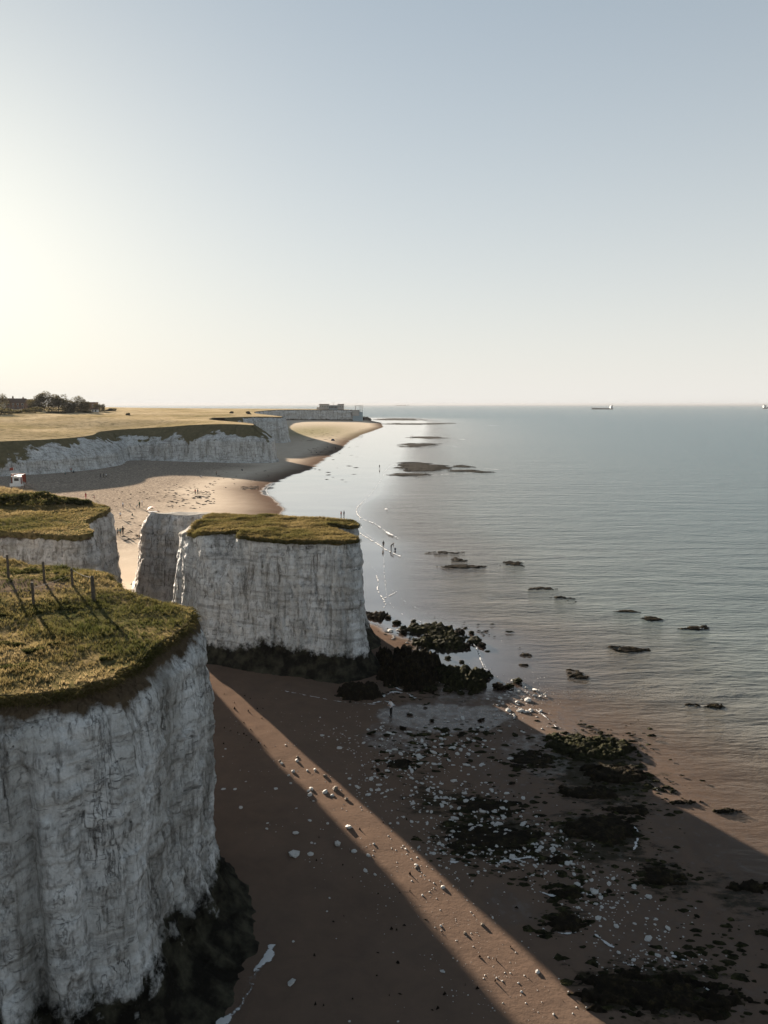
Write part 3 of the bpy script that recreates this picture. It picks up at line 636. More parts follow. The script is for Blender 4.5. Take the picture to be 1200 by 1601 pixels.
def ledge(u, v, hu, hv, amp, label, cat='rock', group=None, seed=0, gs=None, mat=None, name='rock_ledge', rough=1.0, rot=0.0, water=False):
    cx, cy, cz = hit(u, v); dpt = math.hypot(cy, CAM_H); a = hu/FPX*dpt*1.03
    y0 = hit(u, v+hv)[1]; y1 = hit(u, v-hv)[1]; b = (y1-y0)/2; cy = (y0+y1)/2; cx = cx*cy/hit(u, v)[1]
    gs = gs or max(.10, dpt/(850.0 if water else 520.0))
    xs = np.arange(-a*1.5, a*1.5, gs); ys = np.arange(-b*1.5, b*1.5, max(gs, b/60))
    X, Y = np.meshgrid(xs, ys, indexing='ij'); c, s_ = math.cos(rot), math.sin(rot)
    wx, wy = cx+X*c-Y*s_, cy+X*s_+Y*c
    f = 1.0/max(.5, min(a, b))
    r = np.sqrt((X/a)**2+(Y/b)**2)
    ax = .55 if water else .8
    m = .95-r**1.4+.95*rough*fbm(wx*f*.7*ax+seed, wy*f*.7, seed, 4)+.55*rough*fbm(wx*f*2.6*ax+seed, wy*f*2.6, seed, 3)+.45*fbm(wx*.9+seed, wy*2.0, seed+3, 4)+.25*(1-np.abs(perlin(wx*.8, wy*1.9, seed))*4)-.28
    rd = 1-np.abs(fbm(wx*.55+seed*3, wy*.55, 5, 3))*3.0; r2 = 1-np.abs(fbm(wx*1.7+seed, wy*1.7, seed*2, 3))*3.4; r3 = 1-np.abs(fbm(wx*4.5, wy*4.5, seed, 2))*3
    bl = cell(wx*1.3+.5*perlin(wx, wy, 2), wy*1.3+.5*perlin(wy, wx, 3), seed)
    h = (amp*.38 if water else amp)*(np.clip(m*1.6, 0, 1) if water else np.clip(m*3.0, 0, 1)**.6)*np.clip(.28+.38*rd+.30*r2+.35*(bl-.4), .04, 1.5)+.13*min(1, .3+amp)*np.clip(r3, -.3, 1)
    g = np.maximum(beach_z(wx, wy), 0.0) if not water else 0*wx
    Zz = np.where(m > 0, g+h*np.clip(m*6, 0, 1), g-.15)
    F = grid_faces(len(xs), len(ys)); keep = (m.ravel()[F] > -.02).any(1); F = F[keep]
    used, inv = np.unique(F, return_inverse=True); V = np.stack([wx-cx, wy-cy, Zz], -1).reshape(-1, 3)[used]
    o = mesh_obj(name, V, inv.reshape(-1, 4), mat or M_WEED); o.location = (cx, cy, 0)
    tag(o, label, cat, group); return o
# shore rocks beside the big stack
ledge(640, 1052, 62, 30, 1.9, 'largest black rock mass, hard against the big stack foot', seed=1, mat=M_WEED, rough=.8)
ledge(725, 1066, 46, 20, .9, 'low black boulder bank running seaward from the largest rock mass', seed=2, mat=M_WEEDG)
ledge(560, 1085, 40, 14, .8, 'black weedy apron at the right foot of the big stack', seed=3, mat=M_WEED)
ledge(668, 985, 48, 9, .6, 'weedy rock bar nearest the water, behind the sunlit sand patch', seed=4, mat=M_WEEDG)
ledge(690, 1004, 52, 11, .7, 'weedy rock bar in front of the sunlit sand patch rocks', seed=5, mat=M_WEEDG)
ledge(590, 964, 20, 6, .5, 'small dark rock bar touching the stack edge at the water line', seed=6, mat=M_WEED)
# low reefs on the shaded flat
ledge(925, 1172, 69, 25, 0.41, 'jagged weedy reef at the shadow edge beside the water', seed=7, mat=M_WEEDG)
ledge(880, 1165, 33, 18, 0.28, 'smaller weedy reef on the landward side of the jagged one', seed=8, mat=M_WEEDG)
ledge(960, 1212, 56, 16, 0.30, 'weedy reef in front of the jagged one, half in shade', seed=9)
ledge(915, 1240, 53, 13, 0.22, 'dark weed bank lying wholly in shade below the reefs', seed=10)
ledge(830, 1190, 44, 14, 0.12, 'flat dark weed patch among white stones left of the reefs', seed=11)
ledge(770, 1315, 78, 29, 0.11, 'wide flat weed patch in the middle of the white stones', seed=12)
ledge(765, 1262, 56, 16, 0.08, 'thin weed patch above the wide one among white stones', seed=13)
ledge(940, 1300, 69, 25, 0.21, 'broad dark weed reef right of the white stones', seed=14)
ledge(980, 1268, 38, 9, 0.14, 'narrow weed strip between the shaded reefs', seed=15)
ledge(1030, 1372, 38, 20, 0.17, 'oval dark weed reef near the shaded water', seed=16)
ledge(885, 1396, 22, 10, 0.19, 'small round weed clump with pale rim', seed=17)
ledge(880, 1445, 29, 17, 0.22, 'round weed clump below the pale rimmed one', seed=18)
ledge(1030, 1556, 123, 41, 0.25, 'big black weed bed at the bottom edge of the view', seed=19)
ledge(1170, 1385, 46, 9, .20, 'dark weed streak in shaded shallow water at the view edge', seed=20)
ledge(628, 1195, 24, 9, .15, 'small dark weed patch nearest the sunlit strip', seed=21)
ledge(870, 1345, 22, 8, .12, 'tiny weed smear between stones and oval reef', seed=22)
fr_ = MB()
for (u, v, hu, hv, n) in ((640,1085,70,14,60),(690,1000,80,24,120),(925,1172,80,34,200),(830,1190,60,24,120),(770,1315,95,40,300),(765,1262,70,24,120),(940,1300,85,36,220),(980,1235,70,22,120),(1030,1372,50,28,110),(885,1400,34,18,60),(880,1445,40,22,70),(1030,1550,130,50,240),(640,1185,60,30,110),(720,1150,80,20,90),(900,1370,80,30,90),(1120,1480,80,60,90)):
    for _ in range(n):
        uu, vv = random.gauss(u, hu*.6), random.gauss(v, hv*.6)
        if vv > 1600 or (uu-338)*540-(vv-1060)*590 < 12000: continue
        x, y, z = hit(uu, vv); r = random.choice((.06, .09, .12, .16, .22, .32))*random.uniform(.7, 1.2); k = 7; ph = random.uniform(0, 6)
        ring = [(x+math.cos(ph+2*math.pi*i/k)*r*random.uniform(.5, 1.5)*1.3, y+math.sin(ph+2*math.pi*i/k)*r*random.uniform(.4, 1.1), z-.01) for i in range(k)]
        mid = [(x+(p[0]-x)*.5+random.uniform(-.2, .2)*r, y+(p[1]-y)*.5, z+r*random.uniform(.08, .4)) for p in ring]
        fr_.add(ring+mid+[(x, y, z+r*.3)], [(i, (i+1) % k, k+(i+1) % k, k+i) for i in range(k)]+[(k+i, k+(i+1) % k, 2*k) for i in range(k)])
tag(fr_.build('seaweed_fragments', M_WEEDG), 'loose dark seaweed scraps scattered over the wet flat', 'seaweed', None, 'stuff')
# rocks awash
aw = [(692,864,24,2.2,'thin rock line awash, farthest up of the group off the stack'),(716,876,11,3.6,'dark hump awash above the long low rock'),(722,886,28,3.4,'long low rock awash off the stack'),
      (798,881,26,3.2,'broken rock line awash seaward of the long low rock'),(848,920,26,2.0,'faint flat rock just breaking the surface'),(877,937,20,4.2,'single dark rock awash in open water mid sea'),
      (982,956,18,2.6,'flat rock awash landward of a wide one, out to sea'),(1014,967,18,4.4,'wide dark rock awash far out in the brown water'),(1088,982,28,3.2,'outermost pale edged rock awash'),
      (980,1014,25,5.8,'brown pyramid shaped rock awash in open water'),(898,1056,18,7.0,'rounded dark rock awash nearest the jagged reef'),(823,1024,9,2.8,'small rock awash between shore and rounded rock'),
      (820,1040,7,2.2,'tiny rock by the water line right of the boulder bank'),(1105,1104,34,4.0,'long submerged rock just breaking surface'),(1072,1254,24,4.0,'thin rock streak awash beside the reef shadow'),(1140,1268,20,4.0,'dark drowned rock off the shadow edge')]
for i, (u, v, hu, hv, lb) in enumerate(aw): ledge(u, v, hu, hv, .30 if hv > 3 else .16, lb, seed=30+i, mat=M_WEED, name='rock', water=True, rough=1.9)
far = [(655,730,44,7,.5,'large dark reef off the middle of the bay'),(722,729,18,3.0,.4,'small reef seaward of the large bay reef'),(738,737,32,2.6,.35,'long thin reef below the small bay one'),(640,741,34,3.0,.35,'low dark edge of rocks under the large bay reef'),
       (650,696,36,3.0,.45,'flat reef up the bay behind the large one'),(668,684,30,1.4,.4,'faint rock line near two standing waders'),(664,662.5,66,1.6,1.0,'long black reef below the far headland tip'),(618,656,42,1.6,1.2,'black reef joining the far headland tip')]
for i, (u, v, hu, hv, am, lb) in enumerate(far): ledge(u, v, hu, hv, am, lb, cat='reef', seed=60+i, mat=M_WEED, name='reef', gs=None, rough=1.8, water=True)

# single boulders
def boulder(u, v, px, label, group=None, flat=1.0, me=None, dz=0.0):
    x, y, z = hit(u, v); r = px/FPX*math.hypot(y, CAM_H)/2
    o = place(me or random.choice(LW), 'seaweed_rock', (x, y, z+r*.25+dz), (r*random.uniform(.9, 1.2), r*random.uniform(.8, 1.1), r*flat*random.uniform(.8, 1.1)), (random.uniform(-.3, .3), random.uniform(-.3, .3), random.uniform(0, 6.3)))
    return tag(o, label, 'rock', group)
GL = 'dark weedy boulder among the rocks right of the big stack'
for u, v, px in [(718,992,18),(742,1004,20),(728,1012,15),(752,1010,12),(668,1000,14),(688,1010,22),(706,1012,16),(650,1003,12),(630,990,12),(620,975,12),(575,962,12),(606,967,10),(737,990,9),(678,980,14),(655,1038,12),(694,1062,18),(712,1052,16),(728,1072,18),(752,1062,16),(766,1058,10),
                 (700,1080,14),(672,1080,16),(775,1074,9),(646,972,8),(742,1078,14),(720,1085,10),(660,1020,10),(700,1030,9),(722,1036,8),(640,1015,8)]:
    boulder(u, v, px, GL, 'boulders right of the big stack')
boulder(780, 1076, 18, 'brown boulder at the seaward end of the black rock bank'); boulder(797, 1074, 13, 'rounder boulder just seaward of the brown one'); boulder(808, 1066, 14, 'low dark rock at the water edge past the brown boulder')
boulder(548, 960, 10, 'rock peeping out beside the stack edge'); boulder(571, 1000, 22, 'black rock leaning on the stack right edge', flat=2.4)
GS = 'small dark weed clump lying on the shaded wet flat'
for u, v, px in [(640,1118,9),(675,1128,8),(752,1126,10),(760,1147,11),(695,1143,14),(720,1150,10),(630,1140,10),(735,1140,7),(590,1205,8),(805,1150,8),(745,1145,8),(665,1107,6),(590,1190,9),(800,1225,9),(700,1188,8),(735,1190,8),(670,1100,5),(580,1147,12),(604,1150,9)]:
    boulder(u, v, px, GS, 'weed clumps on the wet flat', flat=.45)

# chalk stones: the sunlit strip first, then the scatter on the shaded flat
GST = 'stones on the sunlit sand strip'
strip = [(440,1194,6,0),(437,1190,5,1),(464,1190,9,0),(465,1184,5,1),(458,1207,8,0),(451,1213,6,0),(480,1205,5,0),(492,1204,6,0),(508,1214,9,1),(486,1234,8,0),(482,1237,7,0),(484,1243,9,0),(508,1239,10,0),(519,1244,6,0),(524,1234,10,1),(541,1250,9,1),(454,1225,5,0),(490,1253,4,0),(512,1205,5,1),
         (544,1294,12,0),(527,1321,15,0),(553,1332,9,0),(575,1338,8,0),(571,1362,7,0),(586,1368,6,0),(584,1320,5,0),(692,1388,8,0),(650,1357,6,1),(689,1448,5,0),(660,1400,4,0),(512,1288,5,0),(446,1165,3,0),(727,1460,7,1),(754,1446,8,1),(840,1520,7,0),(776,1529,3,0),(785,1534,3,0),(810,1537,3,0),(815,1551,4,0),(865,1586,4,0),(770,1435,5,0)]
for u, v, px, kd in strip:
    x, y, z = hit(u, v); r = px/FPX*math.hypot(y, CAM_H)/2*.92
    o = place(random.choice(LD if kd else LS), 'dull_stone' if kd else 'chalk_stone', (x, y, z+r*.25), (r*random.uniform(.9, 1.3), r*random.uniform(.7, 1), r), (random.uniform(-.3, .3), random.uniform(-.3, .3), random.uniform(0, 6.3)))
    tag(o, 'dull brown stone lying on the sunlit sand strip' if kd else 'white chalk stone lying on the sunlit sand strip', 'stone', GST+(' dull' if kd else ' white'))
GSH = 'white stones on the shaded sand by the near cliff'
for u, v, px in [(460,1336,20),(485,1336,11),(462,1303,12),(484,1283,7),(455,1537,13),(458,1472,4),(376,1263,7),(349,1234,7),(367,1234,6),(431,1233,7),(418,1287,5),(417,1296,5),(384,1222,4),(463,1264,5),(691,1519,7),(546,1597,4),(622,1597,4),(515,1404,4),(511,1425,4),(492,1319,4),(487,1318,5),(352,1171,4),(348,1183,3)]:
    x, y, z = hit(u, v); r = px/FPX*math.hypot(y, CAM_H)/2*.92
    o = place(random.choice(LS), 'chalk_stone', (x, y, z+r*.1), (r*random.uniform(.9, 1.3), r*random.uniform(.8, 1.1), r*.55), (random.uniform(-.2, .2), random.uniform(-.2, .2), random.uniform(0, 6.3)))
    tag(o, 'white chalk stone lying on dark sand in the near shadow' if px < 18 else 'broadest flat white slab on dark sand near the cliff foot', 'stone', GSH if px < 18 else None)
cent = [(690,1235,80,55,80),(770,1290,70,40,70),(640,1170,60,30,36),(720,1160,70,30,34),(800,1110,40,25,26),(860,1330,50,30,40),(770,1340,90,25,36),(600,1215,40,30,20),(920,1400,50,40,22),(1000,1430,60,40,14),(690,1320,40,30,18),(1020,1500,50,20,8),(830,1085,30,15,10),(560,1150,50,30,12),(660,995,50,14,26),(720,1060,30,14,12)]
pl = []; GSF = 'white stones strewn over the shaded wet flat'
for cu, cv, su, sv, n in cent:
    for _ in range(int(n*1.6)):
        u, v = random.gauss(cu, su*.62), random.gauss(cv, sv*.62)
        if v < 985 or v > 1590 or u < 470: continue
        pl.append((u, v, random.choice([3, 3, 4, 4, 4, 5, 5, 6, 7, 8, 10])*random.uniform(.75, 1.1)))
pl.sort(key=lambda t: -t[2])
rest = MB(); lowv = [tuple(v.co) for v in LS[0].vertices]; lowf = [tuple(p.vertices) for p in LS[0].polygons]
for i, (u, v, px) in enumerate(pl):
    x, y, z = hit(u, v); r = px/FPX*math.hypot(y, CAM_H)/2
    if beach_z(x, y) < -.25: continue
    if i < 290:
        o = place(random.choice(LS), 'chalk_stone', (x, y, z+r*.15), (r*random.uniform(.9, 1.5), r*random.uniform(.6, 1), r*.7), (random.uniform(-.3, .3), random.uniform(-.3, .3), random.uniform(0, 6.3)))
        tag(o, 'white chalk stone strewn on the shaded wet flat before the big stack', 'stone', GSF)
    else:
        a = random.uniform(0, 6.3); ca, sa = math.cos(a)*r, math.sin(a)*r
        rest.add([(x+p[0]*ca*1.3-p[1]*sa, y+p[0]*sa*1.3+p[1]*ca, z+r*.15+p[2]*r*.7) for p in lowv], lowf)
for _ in range(1500):   # finer shell and chalk grit
    cu, cv, su, sv, n = random.choice(cent); u, v = random.gauss(cu, su*.9), random.gauss(cv, sv*.9)
    if v < 985 or v > 1598: continue
    x, y, z = hit(u, v); r = random.uniform(.025, .065)
    if beach_z(x, y) < -.15: continue
    rest.add([(x-r, y-r*.6, z), (x+r, y-r*.5, z), (x+r*.7, y+r*.7, z), (x-r*.6, y+r, z), (x, y, z+r*.8)], [(0, 1, 4), (1, 2, 4), (2, 3, 4), (3, 0, 4)])
for _ in range(520):   # grit on the smooth sand beside the near cliff
    t_ = random.random(); u, v = 370+t_*480+random.gauss(0, 75), 1100+t_*500+random.gauss(0, 30)
    if v > 1600 or u < 350: continue
    x, y, z = hit(u, v); r = random.choice((.015, .02, .02, .03, .045))
    rest.add([(x-r, y-r*.6, z), (x+r, y-r*.5, z), (x+r*.7, y+r*.7, z), (x-r*.6, y+r, z), (x, y, z+r*.9)], [(0, 1, 4), (1, 2, 4), (2, 3, 4), (3, 0, 4)])
tag(rest.build('chalk_pebbles', M_STONE), 'fine white chalk pebbles scattered between the stones', 'pebbles', None, 'stuff')

# drifts of washed-up weed on the beach
wr = MB()
def weed_bits(u0, u1, v0, v1, n, s0, s1):
    for _ in range(n):
        u, v = random.uniform(u0, u1), random.uniform(v0, v1); x, y, z = hit(u, v); a = random.uniform(-.5, .5); L = random.uniform(s0, s1); w = L*random.uniform(.15, .4); k = 7
        vs_ = [(x+math.cos(t)*L*random.uniform(.6, 1.1)*math.cos(a)-math.sin(t)*w*math.sin(a), y+math.cos(t)*L*math.sin(a)+math.sin(t)*w*random.uniform(.6, 1.2), z+.01) for t in [2*math.pi*i/k for i in range(k)]]
        wr.add(vs_+[(x, y, z+random.uniform(.05, .22))], [(i, (i+1) % k, k) for i in range(k)])
weed_bits(255, 335, 756, 795, 130, .15, .9); weed_bits(300, 330, 768, 780, 40, .3, 1.2); weed_bits(330, 420, 735, 766, 40, .2, .9); weed_bits(140, 250, 765, 800, 35, .2, .7)
weed_bits(376, 402, 761, 765, 22, .6, 2.0); weed_bits(205, 220, 905, 915, 12, .2, .7); weed_bits(480, 520, 700, 712, 30, .5, 2.5); weed_bits(190, 240, 810, 850, 30, .2, .8); weed_bits(470, 540, 672, 690, 40, 1, 4)
weed_bits(470, 860, 1240, 1580, 60, .03, .15); weed_bits(345, 420, 1080, 1180, 25, .04, .15); weed_bits(480, 560, 690, 760, 20, .6, 2.2)
tag(wr.build('washed_up_weed', M_WEED), 'dark drifts of washed up weed on the pale beach', 'seaweed', None, 'stuff')

# foam lines
def foam_material():
    t = NT('foam'); c = t.coords(); n = t.noise(c, 3.0, 5, .65)
    p = t.bsdf((.42, .42, .42), .8, t.bump(n, .6, .08), .2); tr = t.node('ShaderNodeBsdfTransparent'); mx = t.node('ShaderNodeMixShader')
    t.link(t.ramp(t.math('ADD', t.attr('foam'), t.math('MULTIPLY', t.math('SUBTRACT', n, .5), 1.2)), [(.42, 0.0), (.58, 1.0)]), mx.inputs[0]); t.link(tr.outputs[0], mx.inputs[1]); t.link(p, mx.inputs[2])
    return t.out(mx.outputs[0])
M_FOAM = foam_material()
fv, ff, fa = [], [], []
def foam(px, w, dens=.8, ds=None, h=.05, z0=None):
    P = np.array([hit(u, v)[:2] for u, v in px]); dd = math.hypot(P[:, 1].mean(), CAM_H); ds = ds or max(.12, dd/450)
    w = w*(.55 if dd > 60 else .8); dens = dens*.92
    P, s = resample(P, ds, False); N = normals2(P, False); P = P+N*(w*.9*fbm(s*.25/w, 3.1*len(fv), 0, 3))[:, None]
    k = 7; o = sum(len(a) for a in fv)
    q = np.linspace(-1, 1, k); ww = w*(.55+.9*np.clip(.5+perlin(s*.35/w, 7.7+len(fv)), 0, 1))
    X = P[:, None, 0]+N[:, None, 0]*q[None]*ww[:, None]; Y = P[:, None, 1]+N[:, None, 1]*q[None]*ww[:, None]
    Zz = np.maximum(beach_z(X, Y), 0)+.012+h*(1-q[None]**2)*np.ones_like(X)
    A = (dens*(1-np.abs(q[None])**1.6)*1.15)*np.clip(.75+.9*perlin(s*.18/w, 1.7+len(fv)), .15, 1.15)[:, None]
    fv.append(np.stack([X, Y, Zz], -1).reshape(-1, 3)); fa.append(A.ravel()); ff.append(grid_faces(len(P), k)+o)
foam(S_PX[5:14], .16, .55); foam(S_PX[14:20], .12, .5); foam([(630,846),(700,858),(760,868)], .2, .35); foam([(640,872),(690,880)], .2, .4); foam([(575,880),(600,905),(618,930),(650,952),(700,968)], .14, .45)
foam([(421,1478),(419,1496),(405,1512),(396,1530),(388,1552),(374,1580),(352,1596),(335,1604)], .42, 1.0, .06)
foam([(386,1420),(391,1432)], .25, .8, .06); foam([(598,1090),(612,1082),(634,1084),(650,1092)], .5, .8, .1); foam([(582,1100),(604,1096),(616,1104)], .45, .75, .1); foam([(608,1072),(630,1080),(655,1098),(680,1103)], .3, .7, .1)
foam([(440,1080),(480,1088),(530,1098),(590,1102)], .14, .8, .1)
foam([(566,786),(557,794),(557,803),(566,812),(585,818),(600,829),(616,838),(622,842)], .45, .85); foam([(598,828),(606,834),(614,838)], .7, 1.0, h=.2); foam([(603,796),(606,797)], .9, 1.0, h=.2)
foam([(560,832),(572,840),(590,850),(600,858),(612,864),(626,870)], .4, .95); foam([(588,900),(592,912),(589,922),(598,935),(604,946),(598,951)], .28, .8); foam([(600,936),(612,930),(622,924)], .25, .7)
foam([(562,790),(580,772),(596,750),(604,732),(622,722)], .4, .5); foam([(726,993),(745,1012),(752,1035),(760,1052),(768,1062)], .22, .75, .15); foam([(838,1110),(856,1124),(870,1138)], .18, .8, .12)
foam([(425,757),(414,766),(420,775)], .35, .8); foam([(985,1196),(1000,1210),(1016,1222)], .3, .7, .12); foam([(652,745),(700,741),(770,738)], .9, .6); foam([(690,734),(760,733),(830,737)], 1.5, .55)
foam([(600,662.5),(640,661),(700,662)], 6, .6); foam([(700,665),(760,665),(840,666)], 6, .45); foam([(648,686),(700,686),(730,687)], 2.5, .6); foam([(655,698),(690,698),(720,699)], 2.0, .55); foam([(1080,981),(1100,984)], .4, .9, h=.1); foam([(1186,933),(1205,934)], .5, .9, h=.2); foam([(815,877),(820,878)], .3, .9)
foam([(842,1395),(870,1403),(900,1404),(912,1396)], .16, .75, .08); foam([(848,1452),(880,1462),(900,1458)], .14, .75, .08); foam([(930,1462),(945,1475),(960,1482)], .14, .8, .08); foam([(960,1500),(985,1512)], .25, .8, .08); foam([(1050,1495),(1085,1508)], .2, .7, .08); foam([(925,1525),(935,1560),(960,1590)], .15, .6, .08); foam([(990,1292),(1000,1305),(990,1330)], .2, .6, .08); foam([(700,1348),(760,1352),(830,1340)], .18, .7, .08); foam([(1100,1545),(1130,1560),(1150,1570)], .18, .6, .08)
o = mesh_obj('sea_foam', np.vstack(fv), np.vstack(ff), M_FOAM, attrs={'foam': np.concatenate(fa)})
tag(o, 'thin white foam lines along the water edge and rocks', 'foam', None, 'stuff')

# ------------------------------------------------------------------ fence on the nearest headland
M_POST = plain('weathered_post', (.10, .085, .07), .85, .4, 8); M_ROPE = plain('fence_wire', (.13, .115, .10), .9, .2, 6, .05)
def near_at(u, v):
    z = 17.8
    for _ in range(15): x, y = gz(u, v, z); z = float(z_near(np.array([x]), np.array([y]))[0])
    return Vector((x, y, z))
posts = {}
for k, u, v0, v1, lb in [('a', 13, 868, 903, 'weathered fence post at the cliff back edge, leftmost of five'), ('b', 69, 879, 910, 'short fence post standing in thick grass, no wire on it'), ('c', 113, 889, 915, 'fence post where two wires meet'),
                         ('d', 146, 902, 939, 'thick end fence post closest to the cliff corner'), ('e', 52, 911, 945, 'fence post nearest the viewer beside the bare path')]:
    b = near_at(u, v1); hgt = (v1-v0)/FPX*math.hypot(b.y, CAM_H-b.z)*1.04; w = .075 if k != 'd' else .11
    p = MB(); n = 8
    p.tube([(0, 0, -.4), (0, 0, 0), (random.uniform(-.03, .03), .01, hgt*.5), (random.uniform(-.04, .04), .02, hgt-.03), (0, .02, hgt)], [w*1.05, w*1.05, w, w*.97, w*.7], n)
    o = p.build('fence_post', M_POST); o.location = b; tag(o, lb, 'fence post', 'fence posts on the nearest cliff'); posts[k] = (b, hgt)
def wire(a, b, label, fa_=.95, fb_=.95, end=None):
    A = posts[a][0]+Vector((0, 0, posts[a][1]*fa_)); Bv = end if end is not None else posts[b][0]+Vector((0, 0, posts[b][1]*fb_))
    m = MB(); pts_ = [A.lerp(Bv, t)-Vector((0, 0, .10*4*t*(1-t))) for t in np.linspace(0, 1, 9)]; m.tube(pts_, [.012]*9, 5)
    tag(m.build('fence_wire', M_ROPE), label, 'fence wire')
wire('c', 'd', 'wire sloping down to the thick end post', .95, .95); wire('e', 'c', 'long wire running past the path to the middle post', .75, .7)
wire('e', None, 'wire leaving the view from the post beside the path', .75, end=posts['e'][0]+Vector((-4.5, -.9, .75))); wire('a', None, 'wire at the leftmost post leaving the view', .9, end=posts['a'][0]+Vector((-3, .6, 1.05)))

# ------------------------------------------------------------------ shrubs and trees
def foliage(n, rx, ry, rz, size, seed, lobes=7, shell=.55):
    r = np.random.default_rng(seed); cs = r.uniform(-.62, .62, (lobes, 3))*[rx, ry, rz]; rs = r.uniform(.38, .6, lobes)
    k = r.integers(0, lobes, n); d = r.normal(size=(n, 3)); d /= np.linalg.norm(d, axis=1)[:, None]
    rad = r.uniform(shell, 1.08, n)**.6
    c = cs[k]+d*(rad*rs[k])[:, None]*[rx, ry, rz]
    a = r.normal(size=(n, 3)); a /= np.linalg.norm(a, axis=1)[:, None]; b = np.cross(a, r.normal(size=(n, 3))); b /= np.linalg.norm(b, axis=1)[:, None]
    s = (size*r.uniform(.6, 1.3, n))[:, None]
    v = np.stack([c-a*s, c+b*s*.6, c+a*s, c-b*s*.6], 1).reshape(-1, 3)
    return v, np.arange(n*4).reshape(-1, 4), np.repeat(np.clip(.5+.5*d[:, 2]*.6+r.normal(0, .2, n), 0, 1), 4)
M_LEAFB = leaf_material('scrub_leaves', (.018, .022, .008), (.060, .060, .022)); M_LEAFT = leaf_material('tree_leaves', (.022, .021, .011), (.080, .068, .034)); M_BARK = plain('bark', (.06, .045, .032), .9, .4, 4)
def bush(x, y, z, rx, ry, rz, label, seed, size=.10, n=900, group='hedge along the second headland', mat=None):
    T = empty('bush', (x, y, z)); v, f, t = foliage(n, rx, ry, rz, size, seed); v[:, 2] += rz*.75
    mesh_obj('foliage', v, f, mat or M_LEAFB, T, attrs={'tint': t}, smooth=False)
    m = MB()
    for i in range(4): a = i*1.6+seed; m.tube([(0, 0, -.1), (math.cos(a)*rx*.3, math.sin(a)*ry*.3, rz*.6), (math.cos(a)*rx*.6, math.sin(a)*ry*.6, rz*1.2)], [.05*rz, .035*rz, .012*rz], 5)
    m.build('stem', M_BARK, T); tag(T, label, 'bush', group); return T
for i, (u, v, w, h, lb) in enumerate([(15, 1010, 34, 9, 'dark green bramble clump nearest the view edge on the near cliff'), (48, 1018, 30, 8, 'bramble clump beside the one at the view edge'), (85, 1008, 24, 7, 'bramble clump in the middle of the near turf'), (20, 1045, 40, 8, 'low bramble clump above the near cliff rim'), (105, 952, 26, 7, 'green bush under the fence wire'), (55, 958, 28, 7, 'green bush below the path post'), (12, 962, 22, 7, 'green bush at the view edge below the path'), (165, 1032, 16, 8, 'brown clump hanging at the middle of the near rim'), (40, 895, 44, 8, 'thick grass tussock behind the back fence posts'), (92, 906, 34, 7, 'thick tussock between the two rear wired posts')]):
    b_ = near_at(u, v); k = math.hypot(b_.y, CAM_H-b_.z)/FPX; bush(b_.x, b_.y, b_.z-.12, w*k*.6, w*k*.45, h*k*.62, lb, 150+i, .055, 1100, 'scrub clumps on the near cliff')
def sec_at(u, v):
    z = 14.9
    for _ in range(15): x, y = gz(u, v, z); z = float(z_sec(np.array([x]), np.array([y]))[0])
    return x, y, z
for i, (u, v, w, h, lb) in enumerate([(2, 790, 24, 12, 'hedge bush at the view edge on the second headland'), (28, 789, 30, 12, 'second hedge bush in from the view edge'), (58, 789, 34, 14, 'darkest hedge bush near the middle of the row'), (84, 789, 28, 13, 'hedge bush just past the darkest one'),
                                      (108, 788, 26, 9, 'lower hedge bush sloping towards the headland tip'), (130, 789, 20, 6, 'lowest hedge bush nearest the headland tip')]):
    x, y, z = sec_at(u, v); k = math.hypot(y, CAM_H-z)/FPX; bush(x, y, z, w*k*.72, 1.3, h*k*.85, lb, 100+i, .12, 1600)
def tree(u, y, h, w, label, seed, mat=M_LEAFT, n=1500, trunk=.25):
    x = (u-600)/FPX*y*1.01; z = float(z_field(np.array([x]), np.array([y]))[0]); T = empty('tree', (x, y, z-.2))
    m = MB(); th = h*trunk; rr = h*.022
    m.tube([(0, 0, -.3), (.05*h*.2, 0, th), (0, .02*h, h*.6), (0, 0, h*.85)], [rr*1.3, rr, rr*.7, rr*.2], 7)
    for i in range(6):
        a = i*1.1+seed; m.tube([(0, 0, th+h*.05*i), (math.cos(a)*w*.22, math.sin(a)*w*.2, th+h*(.12+.06*i)), (math.cos(a)*w*.4, math.sin(a)*w*.36, th+h*(.2+.07*i))], [rr*.55, rr*.4, rr*.12], 5)
    m.build('trunk', M_BARK, T)
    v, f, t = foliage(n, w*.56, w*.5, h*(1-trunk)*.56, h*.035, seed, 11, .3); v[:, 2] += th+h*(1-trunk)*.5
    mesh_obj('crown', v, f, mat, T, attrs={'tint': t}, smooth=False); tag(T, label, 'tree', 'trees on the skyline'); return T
px2m = 520/FPX
for i, (u, w, h, y, lb) in enumerate([(72, 22, 24, 520, 'skyline tree at the near end of the tallest clump'), (86, 26, 29, 525, 'tallest skyline tree in the clump'), (101, 26, 28, 520, 'broad skyline tree beside the tallest one'), (114, 18, 20, 530, 'shorter skyline tree ending the tall clump'),
                                      (124, 12, 17, 520, 'small round skyline tree between clump and pointed tree'), (131, 18, 24, 525, 'pointed skyline tree standing before the flat roofed house'), (143, 12, 16, 530, 'bushy skyline tree touching the flat roofed house'), (160, 11, 13, 540, 'lone leaning skyline tree past the last house'), (167, 8, 12, 540, 'thin last tree at the end of the skyline group'),
                                      (6, 30, 24, 540, 'wide brown tree at the view edge on the skyline'), (-14, 26, 24, 545, 'tree partly cut by the view edge on the skyline'), (60, 14, 16, 535, 'low tree between chimney house and the tall clump')]):
    tree(u, y, h*px2m*1.0, w*px2m*1.15, lb, 200+i, trunk=.06, n=2400)
